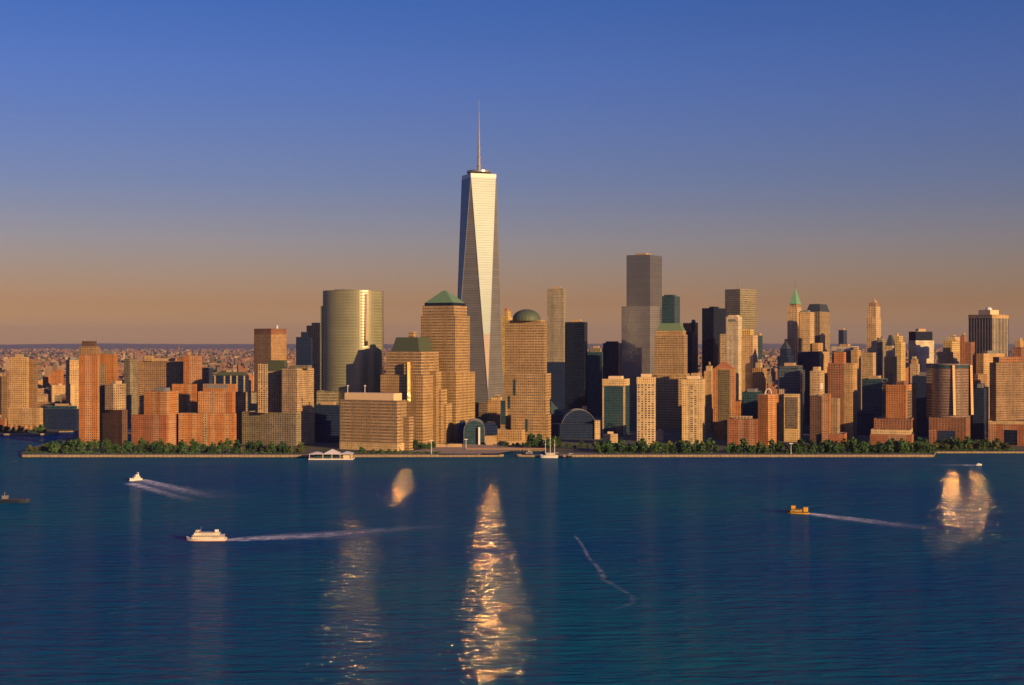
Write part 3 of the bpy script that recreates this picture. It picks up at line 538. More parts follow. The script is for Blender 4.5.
B('office_tower', 'stepped tan granite tower crowned by a round green copper dome', 'office tower', 2015, 16, [
  ('lower_step', 511, 547.5, 551, 415, None, 'granite', -14, 0), ('base_tier', 504, 546, 551, 373.5, None, 'granite', 0, 0), ('shaft', 505, 543.5, 547, 323, 373.5, 'granite_shaft', 6, -1), ('collar', 508, 541.5, 545, 320, 323, 'granite', 9, -1), ('left_step', 500.5, 506, 508, 400, None, 'granite', 10, 0), ('terrace', 494, 522, 526, 430, None, 'tan', -20, 0)],
  [dome('collar', 20.5, 14.5, copper, 'dome', 24, 1.5), panel('base_tier', 'notch_window', 'glass_teal', 0, .22, .28, LZ + 63, LZ + 86), panel('base_tier', 'notch_window', 'glass_teal', 0, .09, .15, LZ + 44, LZ + 62), panel('lower_step', 'notch_window', 'glass_teal', 0, .40, .46, LZ + 12, LZ + 30), panel('left_step', 'notch_window', 'glass_teal', 0, .1, .9, .4, .98)])
# --- barrel vault atrium
def vault(name, label, px0, px1, Y, z_spring, depth, m, parts):
    x0, x1 = xat(px0, Y), xat(px1, Y); cx = (x0 + x1) / 2; r = (x1 - x0) / 2; root = empty(name, (cx, Y, LZ)); tag(root, label, 'glass hall')
    n = 14; prof = [(r * math.cos(math.pi * i / n), z_spring + r * math.sin(math.pi * i / n)) for i in range(n + 1)]
    prof = [(r, -2)] + prof + [(-r, -2)]
    mb = MB(); mb.face([(x, 0, z) for x, z in reversed(prof)], [(x, z) for x, z in reversed(prof)])
    u = 0
    for (xa, za), (xb, zb) in zip(prof, prof[1:]):
        L = math.hypot(xb - xa, zb - za); mb.face([(xa, 0, za), (xa, depth, za), (xb, depth, zb), (xb, 0, zb)], [(0, u), (depth, u), (depth, u + L), (0, u + L)]); u += L
    mb.build('glass_vault', m, root)
    mb = MB()
    for yy in [depth * k / 5 - .2 for k in range(6)]:
        for (xa, za), (xb, zb) in zip(prof, prof[1:]): tube(mb, (xa * 1.01, yy, za), (xb * 1.01, yy, zb), .4, .4, 4)
    mb.build('arch_ribs', steel, root)
    for p in parts: p(root, cx, Y)
    return root
def wing(part, pxa, pxb, Y2, z0, z1, m):
    def f(root, cx, Y):
        mb = MB(); a, b = xat(pxa, Y2) - cx, xat(pxb, Y2) - cx; d = Y2 - Y; w = b - a; poly = [(a, d), (b, d), (b, d + 22), (a, d + 22)]; q = [(a + w * .25, d + 4), (b - w * .25, d + 4), (b - w * .25, d + 20), (a + w * .25, d + 20)]
        mb.prism(poly, z0, z0 + (z1 - z0) * .55, None, 0, 0); mb.prism(poly, z0 + (z1 - z0) * .55, z1, q, 0, 0); mb.build(part, m, root)
    return f
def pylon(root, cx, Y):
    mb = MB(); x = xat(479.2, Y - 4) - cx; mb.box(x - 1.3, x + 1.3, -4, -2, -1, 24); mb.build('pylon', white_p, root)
vault('glass_atrium', 'green glass barrel vault hall with dark rounded wings behind the marina', 464, 484.5, 1960, 19, 50, F['glass_teal'],
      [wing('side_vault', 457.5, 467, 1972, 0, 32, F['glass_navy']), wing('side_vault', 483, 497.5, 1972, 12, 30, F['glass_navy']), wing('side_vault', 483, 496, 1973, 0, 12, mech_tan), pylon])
vault('arched_hall', 'dark low hall with an arched dark glass roof behind the small waterfront trees', 562, 596, 2085, 17, 46, F['glass_navy'],
      [lambda root, cx, Y: (lambda mb: (mb.prism([(xat(551, Y) - cx, -16), (xat(599, Y) - cx, -16), (xat(599, Y) - cx, -.8), (xat(551, Y) - cx, -.8)], -2, 22, None, 0, 1), mb.build('lower_hall', [F['glass_navy'], roof_dark], root)))(MB()),
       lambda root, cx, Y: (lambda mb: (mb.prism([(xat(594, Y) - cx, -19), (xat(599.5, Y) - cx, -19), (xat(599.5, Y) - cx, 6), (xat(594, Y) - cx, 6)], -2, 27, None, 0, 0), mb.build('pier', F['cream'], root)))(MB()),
       lambda root, cx, Y: (lambda mb: (mb.prism([(xat(583.5, Y) - cx, 30), (xat(588, Y) - cx, 30), (xat(588, Y) - cx, 36), (xat(583.5, Y) - cx, 36)], 0, 46, None, 0, 0), mb.build('chimney', mech_tan, root)))(MB())])
def wedge():
    Y = 2160; cx = xat(555, Y); root = empty('glass_pavilion', (cx, Y, LZ)); tag(root, 'small wedge shaped blue glass pavilion right of the domed tower base', 'pavilion'); a, b = xat(546, Y) - cx, xat(564, Y) - cx
    mb = MB(); mb.prism([(a, 0), (b, 0), (b, 26), (a, 26)], -2, 30, [(a, 0), (b, 0), (b, 26), (a, 26)], 0, 1); mb.build('shaft', [F['glass_teal'], roof_dark], root)
    mb = MB(); f = [(a, .5, 30.02), (b, .5, 30.02), (a + 3, .5, 58)]; k = [(x, 24, z) for x, y, z in f]
    mb.face(f); mb.face([f[1], k[1], k[2], f[2]]); mb.face([f[0], f[2], k[2], k[0]]); mb.face(list(reversed(k))); mb.build('sloped_roof', F['glass_teal'], root)
wedge()
# --- centre right
B('rippled_tower', 'tall slender tower with wavy steel skin right of the copper dome', 'apartment tower', 2950, 16, [('shaft', 547, 563.5, 566, 288.5, None, 'steel_ripple', 0, 0), ('lower_block', 546, 566, 570, 362, None, 'glass_navy', -10, 0)])  # navy lower block stands in for the shade on the tower's foot
B('office_tower', 'plain black slab tower directly right of the wavy steel tower', 'hotel tower', 2420, 18, [('shaft', 565, 584.5, 587.5, 322, None, 'glass_black', 0, 0)])
B('office_tower', 'shorter dark teal tower between two black towers', 'office tower', 2700, 16, [('shaft', 586, 602, 606, 352, None, 'glass_teal', 0, 0), ('roof_storey', 590, 600, 603, 348, 352, 'brick_grey', 6, 0)])
B('office_tower', 'dark navy ribbed tower left of the tall two tone glass tower', 'office tower', 2480, 16, [('shaft', 603, 618.5, 621.5, 343, None, 'glass_navy', 0, 0)], [boxon('shaft', 'roof_block', .7, 3, 'glass_navy')])
B('glass_tower', 'tall grey two tone glass tower with a notched lower left side', 'office tower', 2400, 28, [('lower_shaft', 621.5, 650, 660, 306, None, 'glass_silver_low', 0, 0), ('upper_shaft', 626.5, 650, 662, 254.5, None, 'glass_silver', .8, 0)])
B('office_tower', 'dark teal tower just right of the two tone glass tower', 'office tower', 2750, 22, [('shaft', 660, 674.5, 680, 296, None, 'glass_teal', 0, 0)], [boxon('shaft', 'roof_block', .6, 3, 'glass_teal')])
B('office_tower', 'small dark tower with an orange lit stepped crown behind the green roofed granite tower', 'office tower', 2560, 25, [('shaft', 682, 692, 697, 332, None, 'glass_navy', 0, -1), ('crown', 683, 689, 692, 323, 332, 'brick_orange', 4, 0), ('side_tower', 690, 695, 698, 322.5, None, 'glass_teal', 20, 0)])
B('office_tower', 'tan granite tower with a flat green copper roof behind the round edged apartment towers', 'office tower', 2290, 16, [
  ('base_tier', 651.5, 686, 690, 374, None, 'granite', 0, 0), ('shaft', 654.5, 684, 687.5, 334.5, 374, 'granite_shaft', 5, -1), ('collar', 656, 683, 686, 330.5, 334.5, 'granite', 7, -1), ('side_step', 688, 698, 703, 377, None, 'granite', 20, 0, 16)],
  [hat('collar', 'copper_roof', 12, .7, copper_bright, .96), boxon('side_step', 'roof_block', .6, 6, 'tan')])
for lab, a in (('slim apartment tower with cast shade coloured into its blue front, leftmost of three', (602.5, 625.5, 629.5, 386, 2150, 14, 'glass_teal')),  # blue front holds the cast shade; pale cornice holds the lit band above
               ('slim cream apartment tower speckled with balconies, middle one of three at the water', (637, 654.5, 656.5, 384, 1905, 10, 'balcony')),
               ('slim cream apartment tower with a balcony column and shaded foot, rightmost of three', (682, 703, 706.5, 386, 1962, 12, 'cream'))):
    p0, pm, p1, yt, Y, th, fm = a
    B('apartment_tower', lab, 'apartment tower', Y, th, [('shaft', p0, pm, p1, yt, None, fm, 0, -1), ('cornice_storey', p0 - .3, pm, p1 + .2, yt - 7, yt, 'cream', -.5, 0)],
      [boxon('cornice_storey', 'penthouse', .55, 4, mech_cream)] + ([panel('shaft', 'corner_pier', 'cream', 0, .9, .99, 0, .995, .5), panel('shaft', 'corner_pier', 'cream', 0, .0, .06, 0, .995, .5)] if fm == 'glass_teal' else [])
      + ([panel('shaft', 'balcony_column', 'balcony', 0, .36, .70, 0, .995, .5)] if fm == 'cream' else []))
B('pavilion', 'small low cream building at the foot of the leftmost slim apartment tower', 'pavilion', 1990, 10, [('shaft', 603, 617, 618, 434, None, 'cream', 0, 0)], [boxon('shaft', 'roof_block', .4, 3, mech_cream)])
B('pavilion', 'small low cream building between the middle and right slim apartment towers', 'pavilion', 2010, 10, [('shaft', 656, 663, 664.5, 431, None, 'cream', 0, 0)], [boxon('shaft', 'roof_block', .4, 2, mech_cream)])
B('office_tower', 'broad black glass tower left of the pale ribbed tower', 'office tower', 2520, 38, [('shaft', 702, 713.5, 726, 308, None, 'glass_black', 0, 0)], [boxon('shaft', 'roof_block', .4, 3, 'glass_black')])
B('office_tower', 'tall slab with grey left face and gold right face behind the pale ribbed tower', 'office tower', 2750, 42, [('shaft', 725, 740, 756.5, 289, None, 'grey_strip', 0, 0)], [mast('shaft', 22, -6, 0, .6)])
B('office_tower', 'pale ribbed stone tower with stepped shoulders in front of the metal slab', 'office tower', 2420, 24, [
  ('left_shoulder', 720, 727, 729, 334, None, 'limestone', 8, 0), ('shaft', 726, 738, 742, 316.5, None, 'white_ribs', 0, -1), ('right_shoulder', 741, 753, 758, 335, None, 'limestone', 14, 0), ('right_upper_tier', 742, 750, 753.5, 329.5, 335, 'yellow_stone', 20, 0)],
  [boxon('shaft', 'penthouse', .7, 2.5, mech_cream), panel('shaft', 'louvre_panel', mech_grey, 0, .2, .8, .955, .975)])
B('office_tower', 'dark narrow tower edge right of the pale ribbed tower', 'office tower', 2650, 25, [('shaft', 754, 759, 762.5, 335.5, None, 'glass_teal', 0, 0)])
B('brick_tower', 'orange brick tower with a pointed gable and an olive glass centre panel', 'apartment tower', 2060, 13, [
  ('shaft', 713, 734, 737, 368.5, None, 'brick_orange', 0, -1), ('base_block', 714.5, 724, 726, 422, None, 'brick_orange', -9, 0, 14), ('side_step', 733, 740, 743, 401, None, 'brick_orange', 6, 0, 16)],
  [panel('shaft', 'glass_panel', 'glass_olive', 0, .24, .80, LZ + 20, .985), hat('shaft', 'gable_roof', 10, .15, mech_brick, .92)])
B('office_block', 'small tan stepped block squeezed left of the gabled brick tower', 'office block', 2200, 14, [('shaft', 704, 711, 714, 371, None, 'tan', 0, -1), ('roof_storey', 706, 711, 713, 366, 371, 'limestone', 4, 0)], [tank('roof_storey', 0, 0, 2)])
B('office_block', 'little tan tower with a stepped cap below the dark pyramid topped tower', 'office tower', 2350, 22, [('shaft', 752.5, 763, 767, 368, None, 'tan_ribs', 0, -1), ('cap', 755.5, 760.5, 762.5, 362.5, 368, 'limestone', 4, 0)])
B('office_block', 'dark teal block behind the L shaped brick building', 'office block', 2180, 18, [('shaft', 742, 757, 762, 392, None, 'glass_teal', 0, 1), ('lower_wing', 726, 742, 745, 406, None, 'glass_navy', -8, 0)])
B('brick_block', 'L shaped red brick block with a tall right wing and a white roof arch', 'apartment block', 1915, 20, [
  ('low_wing', 727.5, 757, 759, 419, None, 'brick_red', 0, 0), ('tall_wing', 758, 768, 778.5, 394.5, None, 'brick_orange', -3, 0, 34)],
  [lambda root, polys: (lambda mb, z, c: ([tube(mb, (c[0] + 4.6 * math.cos(math.pi * i / 8), c[1], z - 1.2 + 8.5 * math.sin(math.pi * i / 8)), (c[0] + 4.6 * math.cos(math.pi * (i + 1) / 8), c[1], z - 1.2 + 8.5 * math.sin(math.pi * (i + 1) / 8)), .7) for i in range(8)], mb.build('roof_arch', white_p, root)))(MB(), polys['tall_wing'][1], centre(polys['tall_wing'][0])),
   boxon('low_wing', 'roof_storey', .6, 3.5, 'brick_pale')])
B('office_block', 'tan block with a bronze window panel and rounded right edge above the dark gap', 'apartment block', 2010, 17, [('shaft', 784, 800, 803.5, 394, None, 'cream', 0, 0), ('side_tower', 779, 784, 786, 389, None, 'tan', 20, 0)], [panel('shaft', 'glass_panel', 'glass_bronze', 0, .08, .86, LZ + 16, .93)])
B('office_tower', 'dark tower with a stepped pyramid top in front of the green spired tower', 'office tower', 2380, 26, [('shaft', 777.5, 788, 794, 356, None, 'glass_navy', 0, 0), ('upper_tier', 780, 787, 791.5, 349, 356, 'glass_navy', 3, -1)], [hat('upper_tier', 'pyramid_roof', 14, .1, slate)])
B('office_block', 'broad blue grey gridded glass block with a rounded right shoulder', 'office block', 2230, 17, [('shaft', 778.5, 800, 806.5, 371, None, 'glass_grey', 0, -1), ('roof_storey', 779.5, 798.5, 804, 366, 371, 'glass_grey', 2, 0)])
B('spired_tower', 'tan stepped tower with a bright green pyramid and needle spire', 'office tower', 2760, 22, [
  ('left_shoulder', 784.5, 795, 797, 339, None, 'tan', -12, 0), ('shaft', 787.3, 797, 801.5, 307, None, 'limestone', 0, -1), ('crown_storey', 790, 796.5, 800.5, 303.5, 307, 'tan_ribs', 3, -1), ('right_block', 799.5, 810, 814.5, 312, None, 'limestone', 10, 1), ('right_shoulder', 812, 818, 823, 343, None, 'tan', 4, 0)],
  [hat('crown_storey', 'copper_pyramid', 31, .03, copper_spire, 1.12), lambda root, polys: (lambda mb, z, c: (tube(mb, (c[0], c[1], z - 6), (c[0], c[1], z + 20), .9, .1), mb.build('needle', copper_bright, root)))(MB(), polys['copper_pyramid'][1], centre(polys['copper_pyramid'][0]))])
B('office_tower', 'dark columned tower with a slate mansard roof right of the green spire', 'office tower', 2900, 30, [('shaft', 806, 820, 830, 311.5, None, 'stripes_fine', 0, -1)], [hat('shaft', 'mansard_roof', 16, .72, slate, .98)])
B('office_block', 'navy glass block with a lit tan right face below the green spired tower', 'office block', 2420, 30, [('shaft', 797.5, 819, 829, 351.5, None, 'glass_navy', 0, 0)], [panel('shaft', 'sunlit_wall', 'tan', 1, .02, .98, 0, .998)])  # tan panel puts the sunlight on the right face into its colour
B('office_block', 'small tan stepped tower with a white glinting corner left of the brick slab', 'office tower', 2190, 20, [('shaft', 810, 820, 824.5, 371, None, 'limestone', 0, -1), ('cap', 813, 818.5, 821, 367, 371, 'cream', 3, 0)], [panel('shaft', 'corner_glint', white_p, 1, .1, .6, .70, .80)])  # white panel painted in as the sun glint on the corner
B('office_tower', 'small dark tower on tan shoulders peeking above the white topped slab', 'office tower', 2850, 24, [('shoulder', 834, 848, 853, 346, None, 'tan', 0, 0), ('shaft', 838.5, 843.5, 847, 330, None, 'glass_navy', 6, 0)])
B('office_tower', 'tall slab with a pale top band and blue grey side behind the brown brick slab', 'office tower', 2350, 26, [('shaft', 832, 853, 858.5, 351, None, 'glass_grey', 0, -1), ('top_band', 831.7, 853.1, 858.8, 346.5, 351, 'white_ribs', -.4, 0)])
B('brick_tower', 'tall brown brick slab with a red penthouse and a tan right wing', 'apartment tower', 1968, 22, [('shaft', 828, 842.5, 845, 363, None, 'brick_brown', 0, -1), ('penthouse', 834, 843.5, 846, 352, None, 'brick_deep', 10, 0), ('right_wing', 843.5, 853, 857.5, 363.5, None, 'tan', -2, 0, 20)])
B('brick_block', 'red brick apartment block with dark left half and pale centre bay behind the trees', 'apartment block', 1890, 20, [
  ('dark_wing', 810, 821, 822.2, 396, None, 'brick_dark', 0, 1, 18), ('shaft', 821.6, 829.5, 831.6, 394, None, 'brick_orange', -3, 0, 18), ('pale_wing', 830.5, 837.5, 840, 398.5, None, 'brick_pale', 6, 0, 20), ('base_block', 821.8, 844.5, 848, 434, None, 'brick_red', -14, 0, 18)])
# --- right
B('stone_tower', 'tall slender cream stone tower with a tapering crown rising alone at right', 'office tower', 2600, 26, [
  ('lower_tier', 860, 873, 877, 352.5, None, 'limestone', -30, 0), ('shaft', 866.5, 876, 881, 318, None, 'limestone', 0, -1), ('upper_tier', 867.2, 876, 880.3, 306, 318, 'limestone', 2, -1), ('crown', 869, 875.6, 878.8, 302.5, 306, 'tan_ribs', 5, -1)],
  [hat('crown', 'pinnacle', 8, .12, mech_tan, .8)])
B('office_block', 'narrow tan strip building left of the slender cream tower', 'office block', 2330, 22, [('shaft', 851, 857.5, 861, 350, None, 'tan', 0, 0)], [boxon('shaft', 'roof_block', .5, 5, 'tan')])
B('office_tower', 'dark slot tower squeezed right of the slender cream tower', 'office tower', 2480, 24, [('shaft', 877.5, 882, 885.5, 338.5, None, 'brick_grey', 0, 0)])
B('office_tower', 'tan tower with a dark hipped roof and pale lit gable', 'office tower', 2380, 22, [('shaft', 884, 893, 897, 357, None, 'tan', 0, -1), ('upper_tier', 886, 892, 895, 345, 357, 'limestone', 3, -1)], [hat('upper_tier', 'hipped_roof', 17, .35, slate, 1.05)])
B('office_tower', 'yellowish stone tower with ragged top right of the dark hipped roof', 'office tower', 2560, 25, [('shaft', 893, 901, 905.5, 342, None, 'yellow_stone', 0, -1), ('crown', 894, 899, 903, 336, 342, 'yellow_stone', 4, 0)], [boxon('crown', 'lantern', .4, 5, 'yellow_stone', -3)])
B('office_tower', 'dark topped slab with a bright cream right face half in shadow', 'office tower', 2380, 50, [('shaft', 908.5, 915.5, 934, 340.5, None, 'white_ribs', 0, -1), ('dark_top', 908.8, 915.7, 932.5, 331.5, 340.5, 'glass_black', .5, 0)])
B('office_block', 'small tan block in front of the dark topped slab', 'office block', 2240, 24, [('shaft', 910, 918, 921, 364, None, 'limestone', 0, -1), ('cap', 911, 916.5, 919, 359.5, 364, 'tan', 2, 0)])
B('brick_tower', 'tall orange brick tower with a notched top behind the dense promenade trees', 'apartment tower', 1915, 26, [('shaft', 886, 906, 916.5, 385, None, 'brick_orange', 0, 0), ('notched_top', 896, 904, 908.5, 381.5, None, 'brick_brown', 8, 0)],
  [panel('shaft', 'window_or_glint_bay', 'glass_bronze', 1, .15, .55, .25, .9)])
B('brick_block', 'low terraced brick block with cream upper storey at the foot of the orange brick tower', 'apartment block', 1882, 20, [
  ('base_block', 870, 912, 916, 435, None, 'brick_red', 0, -1), ('upper_storey', 871, 910, 914.5, 430, 435, 'cream', 3, 0), ('rear_block', 874, 911, 917, 419, None, 'brick_brown', 24, 0)])
B('office_block', 'dark blue block in shade behind the low terraced brick block', 'office block', 2150, 22, [('shaft', 852, 876, 883, 413, None, 'glass_navy', 0, 0)], [boxon('shaft', 'roof_storey', .6, 3, 'glass_teal')])
B('office_block', 'dark navy slab behind the orange brick tower on its right', 'office block', 2130, 24, [('shaft', 912, 928, 935, 376, None, 'glass_navy', 0, 1)])
B('office_block', 'dark teal slab behind the orange brick tower on its left', 'office block', 2200, 24, [('shaft', 862, 882, 888, 379, None, 'glass_teal', 0, 1)])
def round_hotel():
    Y = 1905; x0, x1 = xat(935.3, Y + 12), xat(972.8, Y + 12); cx = (x0 + x1) / 2; r = (x1 - x0) / 2
    root = empty('round_fronted_tower', (cx, Y + 20, LZ)); tag(root, 'drum shaped reddish glass tower with a white vertical sun glint on a brick podium', 'hotel tower')
    pts = []; n = 20
    for i in range(n + 1): a = R(-80) + R(160) * i / n; pts.append((r * math.sin(a) / math.sin(R(80)), 12 - 22 * math.cos(a)))
    pts += [(r, 34), (-r, 34)]
    z0, z1 = zat(417, Y) - LZ, zat(364, Y) - LZ
    mb = MB(); mb.prism(pts, z0 - 4, z1, None, 0, 1, -0.0); mb.build('shaft', [F['glass_cyl'], roof_m], root)
    mb = MB(); mb.prism(scaled(pts, 1.012), z1 - 6, z1 - 1.5, None, 0, 1); mb.build('top_band', [F['glass_teal'], roof_m], root)
    # two added mirror bays, aimed to throw sun glints on the water
    for a, na, ox in ((-4, 11.8, .8), (66, 12.2, 3.6)):
        px = r * math.sin(R(a)) / math.sin(R(80)); py = 12 - 22 * math.cos(R(a)); bay(root, px + ox, py - 4.2, z0 + 2, z1 - 2, na, 2.4, 1.8, m=F['glint_mirror_fine'])
    p = foot(929, 966, 976, Y - 8, 22); q = [(x - cx, y - Y - 20) for x, y in p]; mb = MB(); mb.prism(q, -2, z0 - 1, None, 0, 1, 1); mb.build('podium', [F['brick_brown'], roof_m], root)
    p = foot(938, 955, 956, Y - 14, 18); q = [(x - cx, y - Y - 20) for x, y in p]; mb = MB(); mb.prism(q, -2, z0 * .55, None, 0, 0); mb.build('entrance_canopy', F['glass_navy'], root)
    p = foot(929, 937, 938, Y - 15, 18); q = [(x - cx, y - Y - 20) for x, y in p]; mb = MB(); mb.prism(q, -2, z0 * .62, None, 0, 0); mb.build('entrance_wing', F['brick_brown'], root)
round_hotel()
B('office_tower', 'stepped tan tower with a sunlit top behind the drum shaped glass tower', 'office tower', 2280, 26, [('shaft', 938, 953, 960.5, 352, None, 'tan', 0, -1), ('upper_tier', 943, 952, 960, 340.5, 352, 'yellow_stone', 5, -1), ('cap', 947, 955, 959.8, 337, 340.5, 'cream', 8, 0)])
B('brick_tower', 'brown brick tower with a taller left shaft behind the drum shaped glass tower', 'apartment tower', 2200, 24, [('shaft', 960, 971, 975.5, 342, None, 'brick_brown', 0, 0), ('stair_shaft', 960.3, 964.5, 966.5, 335.5, None, 'brick_red', 2, 0)])
B('office_tower', 'big dark tower with white vertical piers and rooftop plant at far right', 'office tower', 2560, 46, [('shaft', 968.5, 992, 1008.5, 318, None, 'stripes', 0, -1), ('top_band', 968.3, 992, 1008.8, 314.5, 318, 'tan', -.4, 0)], [boxon('top_band', 'mechanical_penthouse', .5, 9, mech_cream), lambda root, polys: dome('mechanical_penthouse', 6, 5, white_p, 'radome', 12, 1)(root, polys)])
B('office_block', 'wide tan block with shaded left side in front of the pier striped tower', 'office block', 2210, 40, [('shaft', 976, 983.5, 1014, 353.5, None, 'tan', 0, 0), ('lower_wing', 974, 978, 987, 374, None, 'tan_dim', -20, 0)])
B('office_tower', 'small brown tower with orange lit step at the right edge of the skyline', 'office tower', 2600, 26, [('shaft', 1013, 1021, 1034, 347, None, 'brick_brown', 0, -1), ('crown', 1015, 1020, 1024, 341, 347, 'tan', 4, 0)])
B('apartment_tower', 'broad tan gridded apartment tower on a brick podium at the right edge of the photo', 'apartment tower', 1945, 30, [
  ('podium', 988.5, 1030, 1046, 421, None, 'brick_red', -14, 0, 22), ('shaft', 989.5, 996, 1040, 362.5, 421, 'umber', 0, -1, 62), ('roof_storey', 993, 999, 1038, 357, 362.5, 'brick_brown', 4, 0, 62)],
  [panel('podium', 'cornice', 'cream', 0, .0, 1, .86, .98), panel('podium', 'dark_entry', 'glass_black', 0, .38, .7, 0, .62)])
B('office_block', 'dark block in shade in the gap left of the broad tan apartment tower', 'office block', 2060, 24, [('shaft', 971, 984, 990, 388, None, 'glass_navy', 0, 1)])
# unseen towers added beyond the right edge to cast shade into view
for k, (a, b, c, yt, Y, fm) in enumerate(((1052, 1070, 1096, 362, 2000, 'tan'), (1110, 1130, 1158, 352, 2080, 'brick_brown'), (1172, 1190, 1226, 366, 2060, 'glass_grey'), (1236, 1260, 1290, 372, 2010, 'tan_dim'), (1048, 1062, 1080, 380, 2300, 'cream'))):
    B('office_tower', ('tan', 'brown brick', 'grey glass', 'brownish tan', 'cream')[k] + ' tower added unseen beyond the right edge to cast shade', 'office tower', Y, 40, [('shaft', a, b, c, yt, None, fm, 0, 1)])

# ------------------------------------------------------------------ far city and hills
rf = random.Random(11)
def far_mat():
    m, t, b = newmat('far_city_walls'); L = t.links.new
    g = N(t, 'NewGeometry'); r = N(t, 'ValToRGB'); L(g.outputs['Random Per Island'], r.inputs[0]); e = r.color_ramp.elements
    r.color_ramp.interpolation = 'CONSTANT'; e[0].color = (.20, .09, .055, 1); e[1].position = .3; e[1].color = (.24, .15, .09, 1)
    for p, c in ((.5, (.13, .085, .06, 1)), (.65, (.25, .17, .11, 1)), (.8, (.1, .085, .07, 1)), (.9, (.33, .25, .18, 1))): x = e.new(p); x.color = c
    L(r.outputs[0], b.inputs['Base Color']); b.inputs['Roughness'].default_value = .9; return m
fm = far_mat()
mb = MB()
for i in range(14000):
    Y = 3300 * (9.0 ** (rf.random() ** 1.15)); px = rf.uniform(-60, 1084)
    if 2 < px < 330 and Y < 4600: continue
    x = xat(px, Y); w, d = rf.uniform(8, 30) * (Y / 5000) ** .25, rf.uniform(12, 34); h = rf.choice((7, 9, 11, 12, 14, 18, 22)) * rf.uniform(.8, 1.3) * (2.4 if rf.random() < .04 else 1)
    a = rf.choice((.35, .35, .35, -.1)); c, s_ = math.cos(a), math.sin(a)
    q = [(x + c * u - s_ * v, Y + s_ * u + c * v) for u, v in ((-w / 2, -d / 2), (w / 2, -d / 2), (w / 2, d / 2), (-w / 2, d / 2))]
    mb.prism(q, 1, LZ + h, None, 0, 0)
# weld each block so that it is one island
o = mb.build('distant_city', fm); bm = bmesh.new(); bm.from_mesh(o.data); bmesh.ops.remove_doubles(bm, verts=bm.verts, dist=.01); bm.to_mesh(o.data); bm.free()
tag(o, kind='stuff')
# woods between the far streets
def leaf_mat(name, col, var=.5):
    m, t, b = newmat(name); L = t.links.new; g = N(t, 'NewGeometry'); oi = N(t, 'ObjectInfo'); r = N(t, 'MixRGB')
    r.inputs[1].default_value = tuple(c * (1 - var) for c in col) + (1,); r.inputs[2].default_value = tuple(c * (1 + var) for c in col) + (1,)
    L(g.outputs['Random Per Island'], r.inputs[0]); h = N(t, 'HueSaturation'); mm = N(t, 'Math', operation='MULTIPLY_ADD'); L(oi.outputs['Random'], mm.inputs[0]); mm.inputs[1].default_value = .7; mm.inputs[2].default_value = .65; L(mm.outputs[0], h.inputs['Value']); L(r.outputs[0], h.inputs['Color'])
    L(h.outputs[0], b.inputs['Base Color']); b.inputs['Roughness'].default_value = .7; return m
leafs = [leaf_mat('leaves_deep_green', (.022, .072, .017)), leaf_mat('leaves_mid_green', (.035, .088, .018)), leaf_mat('leaves_olive', (.08, .095, .02))]
bark = plain('bark', (.09, .06, .04), .9)
def clump(mb, c, r, n, rnd, size, flat=.8):
    for _ in range(n):
        d = Vector((rnd.gauss(0, 1), rnd.gauss(0, 1), rnd.gauss(0, 1))).normalized() * r * rnd.random() ** .4; p = Vector(c) + Vector((d.x, d.y, d.z * flat))
        nrm = (d.normalized() + Vector((rnd.gauss(0, .6), rnd.gauss(0, .6), rnd.gauss(.3, .6)))).normalized(); a = nrm.orthogonal().normalized(); b = nrm.cross(a); th = rnd.random() * 6.28
        a, b = a * math.cos(th) + b * math.sin(th), b * math.cos(th) - a * math.sin(th); s_ = size * rnd.uniform(.6, 1.3)
        mb.face([p - a * s_ - b * s_ * .6, p + a * s_ - b * s_ * .6, p + a * s_ * .8 + b * s_ * .7, p - a * s_ * .8 + b * s_ * .7])
mb = MB()
for i in range(1500):
    Y = 3600 * (6.5 ** rf.random()); px = rf.uniform(-60, 1084); x = xat(px, Y); clump(mb, (x, Y, 8), rf.uniform(8, 22) * (Y / 5000) ** .5, 9, rf, rf.uniform(4, 8) * (Y / 5000) ** .3, .4)
tag(mb.build('distant_woods', leafs[0]), kind='stuff')
def ridge(Y, hts, m, seed):
    mb = MB(); rnd = random.Random(seed); n = 160; pts = []
    for i in range(n + 1):
        x = -Y * .6 + 1.2 * Y * i / n; h = hts[0] + hts[1] * (noise.noise(Vector((i * .11, seed, 0))) + .5 * noise.noise(Vector((i * .37, seed, 4)))); pts.append((x, max(8, h)))
    for (xa, ha), (xb, hb) in zip(pts, pts[1:]):
        mb.face([(xa, Y - 2500, 0), (xb, Y - 2500, 0), (xb, Y, hb), (xa, Y, ha)]); mb.face([(xa, Y, ha), (xb, Y, hb), (xb, Y + 3000, 0), (xa, Y + 3000, 0)])
    tag(mb.build('hills', m, smooth=True), kind='structure')
hill_m = plain('wooded_hills', (.17, .14, .11), .95, 0, .3, .0008)
ridge(33000, (78, 22), hill_m, 3); ridge(42000, (104, 26), hill_m, 8)
# individual mid-distance blocks in the gaps of the skyline
protos = []
for k, (w, d, h, m, tower) in enumerate(((34, 22, 24, 'brick_red', 0), (46, 20, 30, 'brick_brown', 0), (28, 24, 40, 'tan', 1), (60, 24, 18, 'brick_pale', 0), (24, 22, 55, 'brick_orange', 1), (38, 28, 14, 'cream', 0), (30, 20, 34, 'brick_grey', 1), (52, 30, 22, 'tan_dim', 0))):
    mb = MB(); mb.prism([(-w / 2, -d / 2), (w / 2, -d / 2), (w / 2, d / 2), (-w / 2, d / 2)], -2, h, None, 0, 1, .9); bx = rf.uniform(-w / 4, w / 4); mb.prism([(bx - 4, -4), (bx + 4, -4), (bx + 4, 4), (bx - 4, 4)], h - 1, h + 3.5, None, 0, 1)
    me = mb.build('far_block', [F[m], roof_m]); C.objects.unlink(me); protos.append(me.data); bpy.data.objects.remove(me)
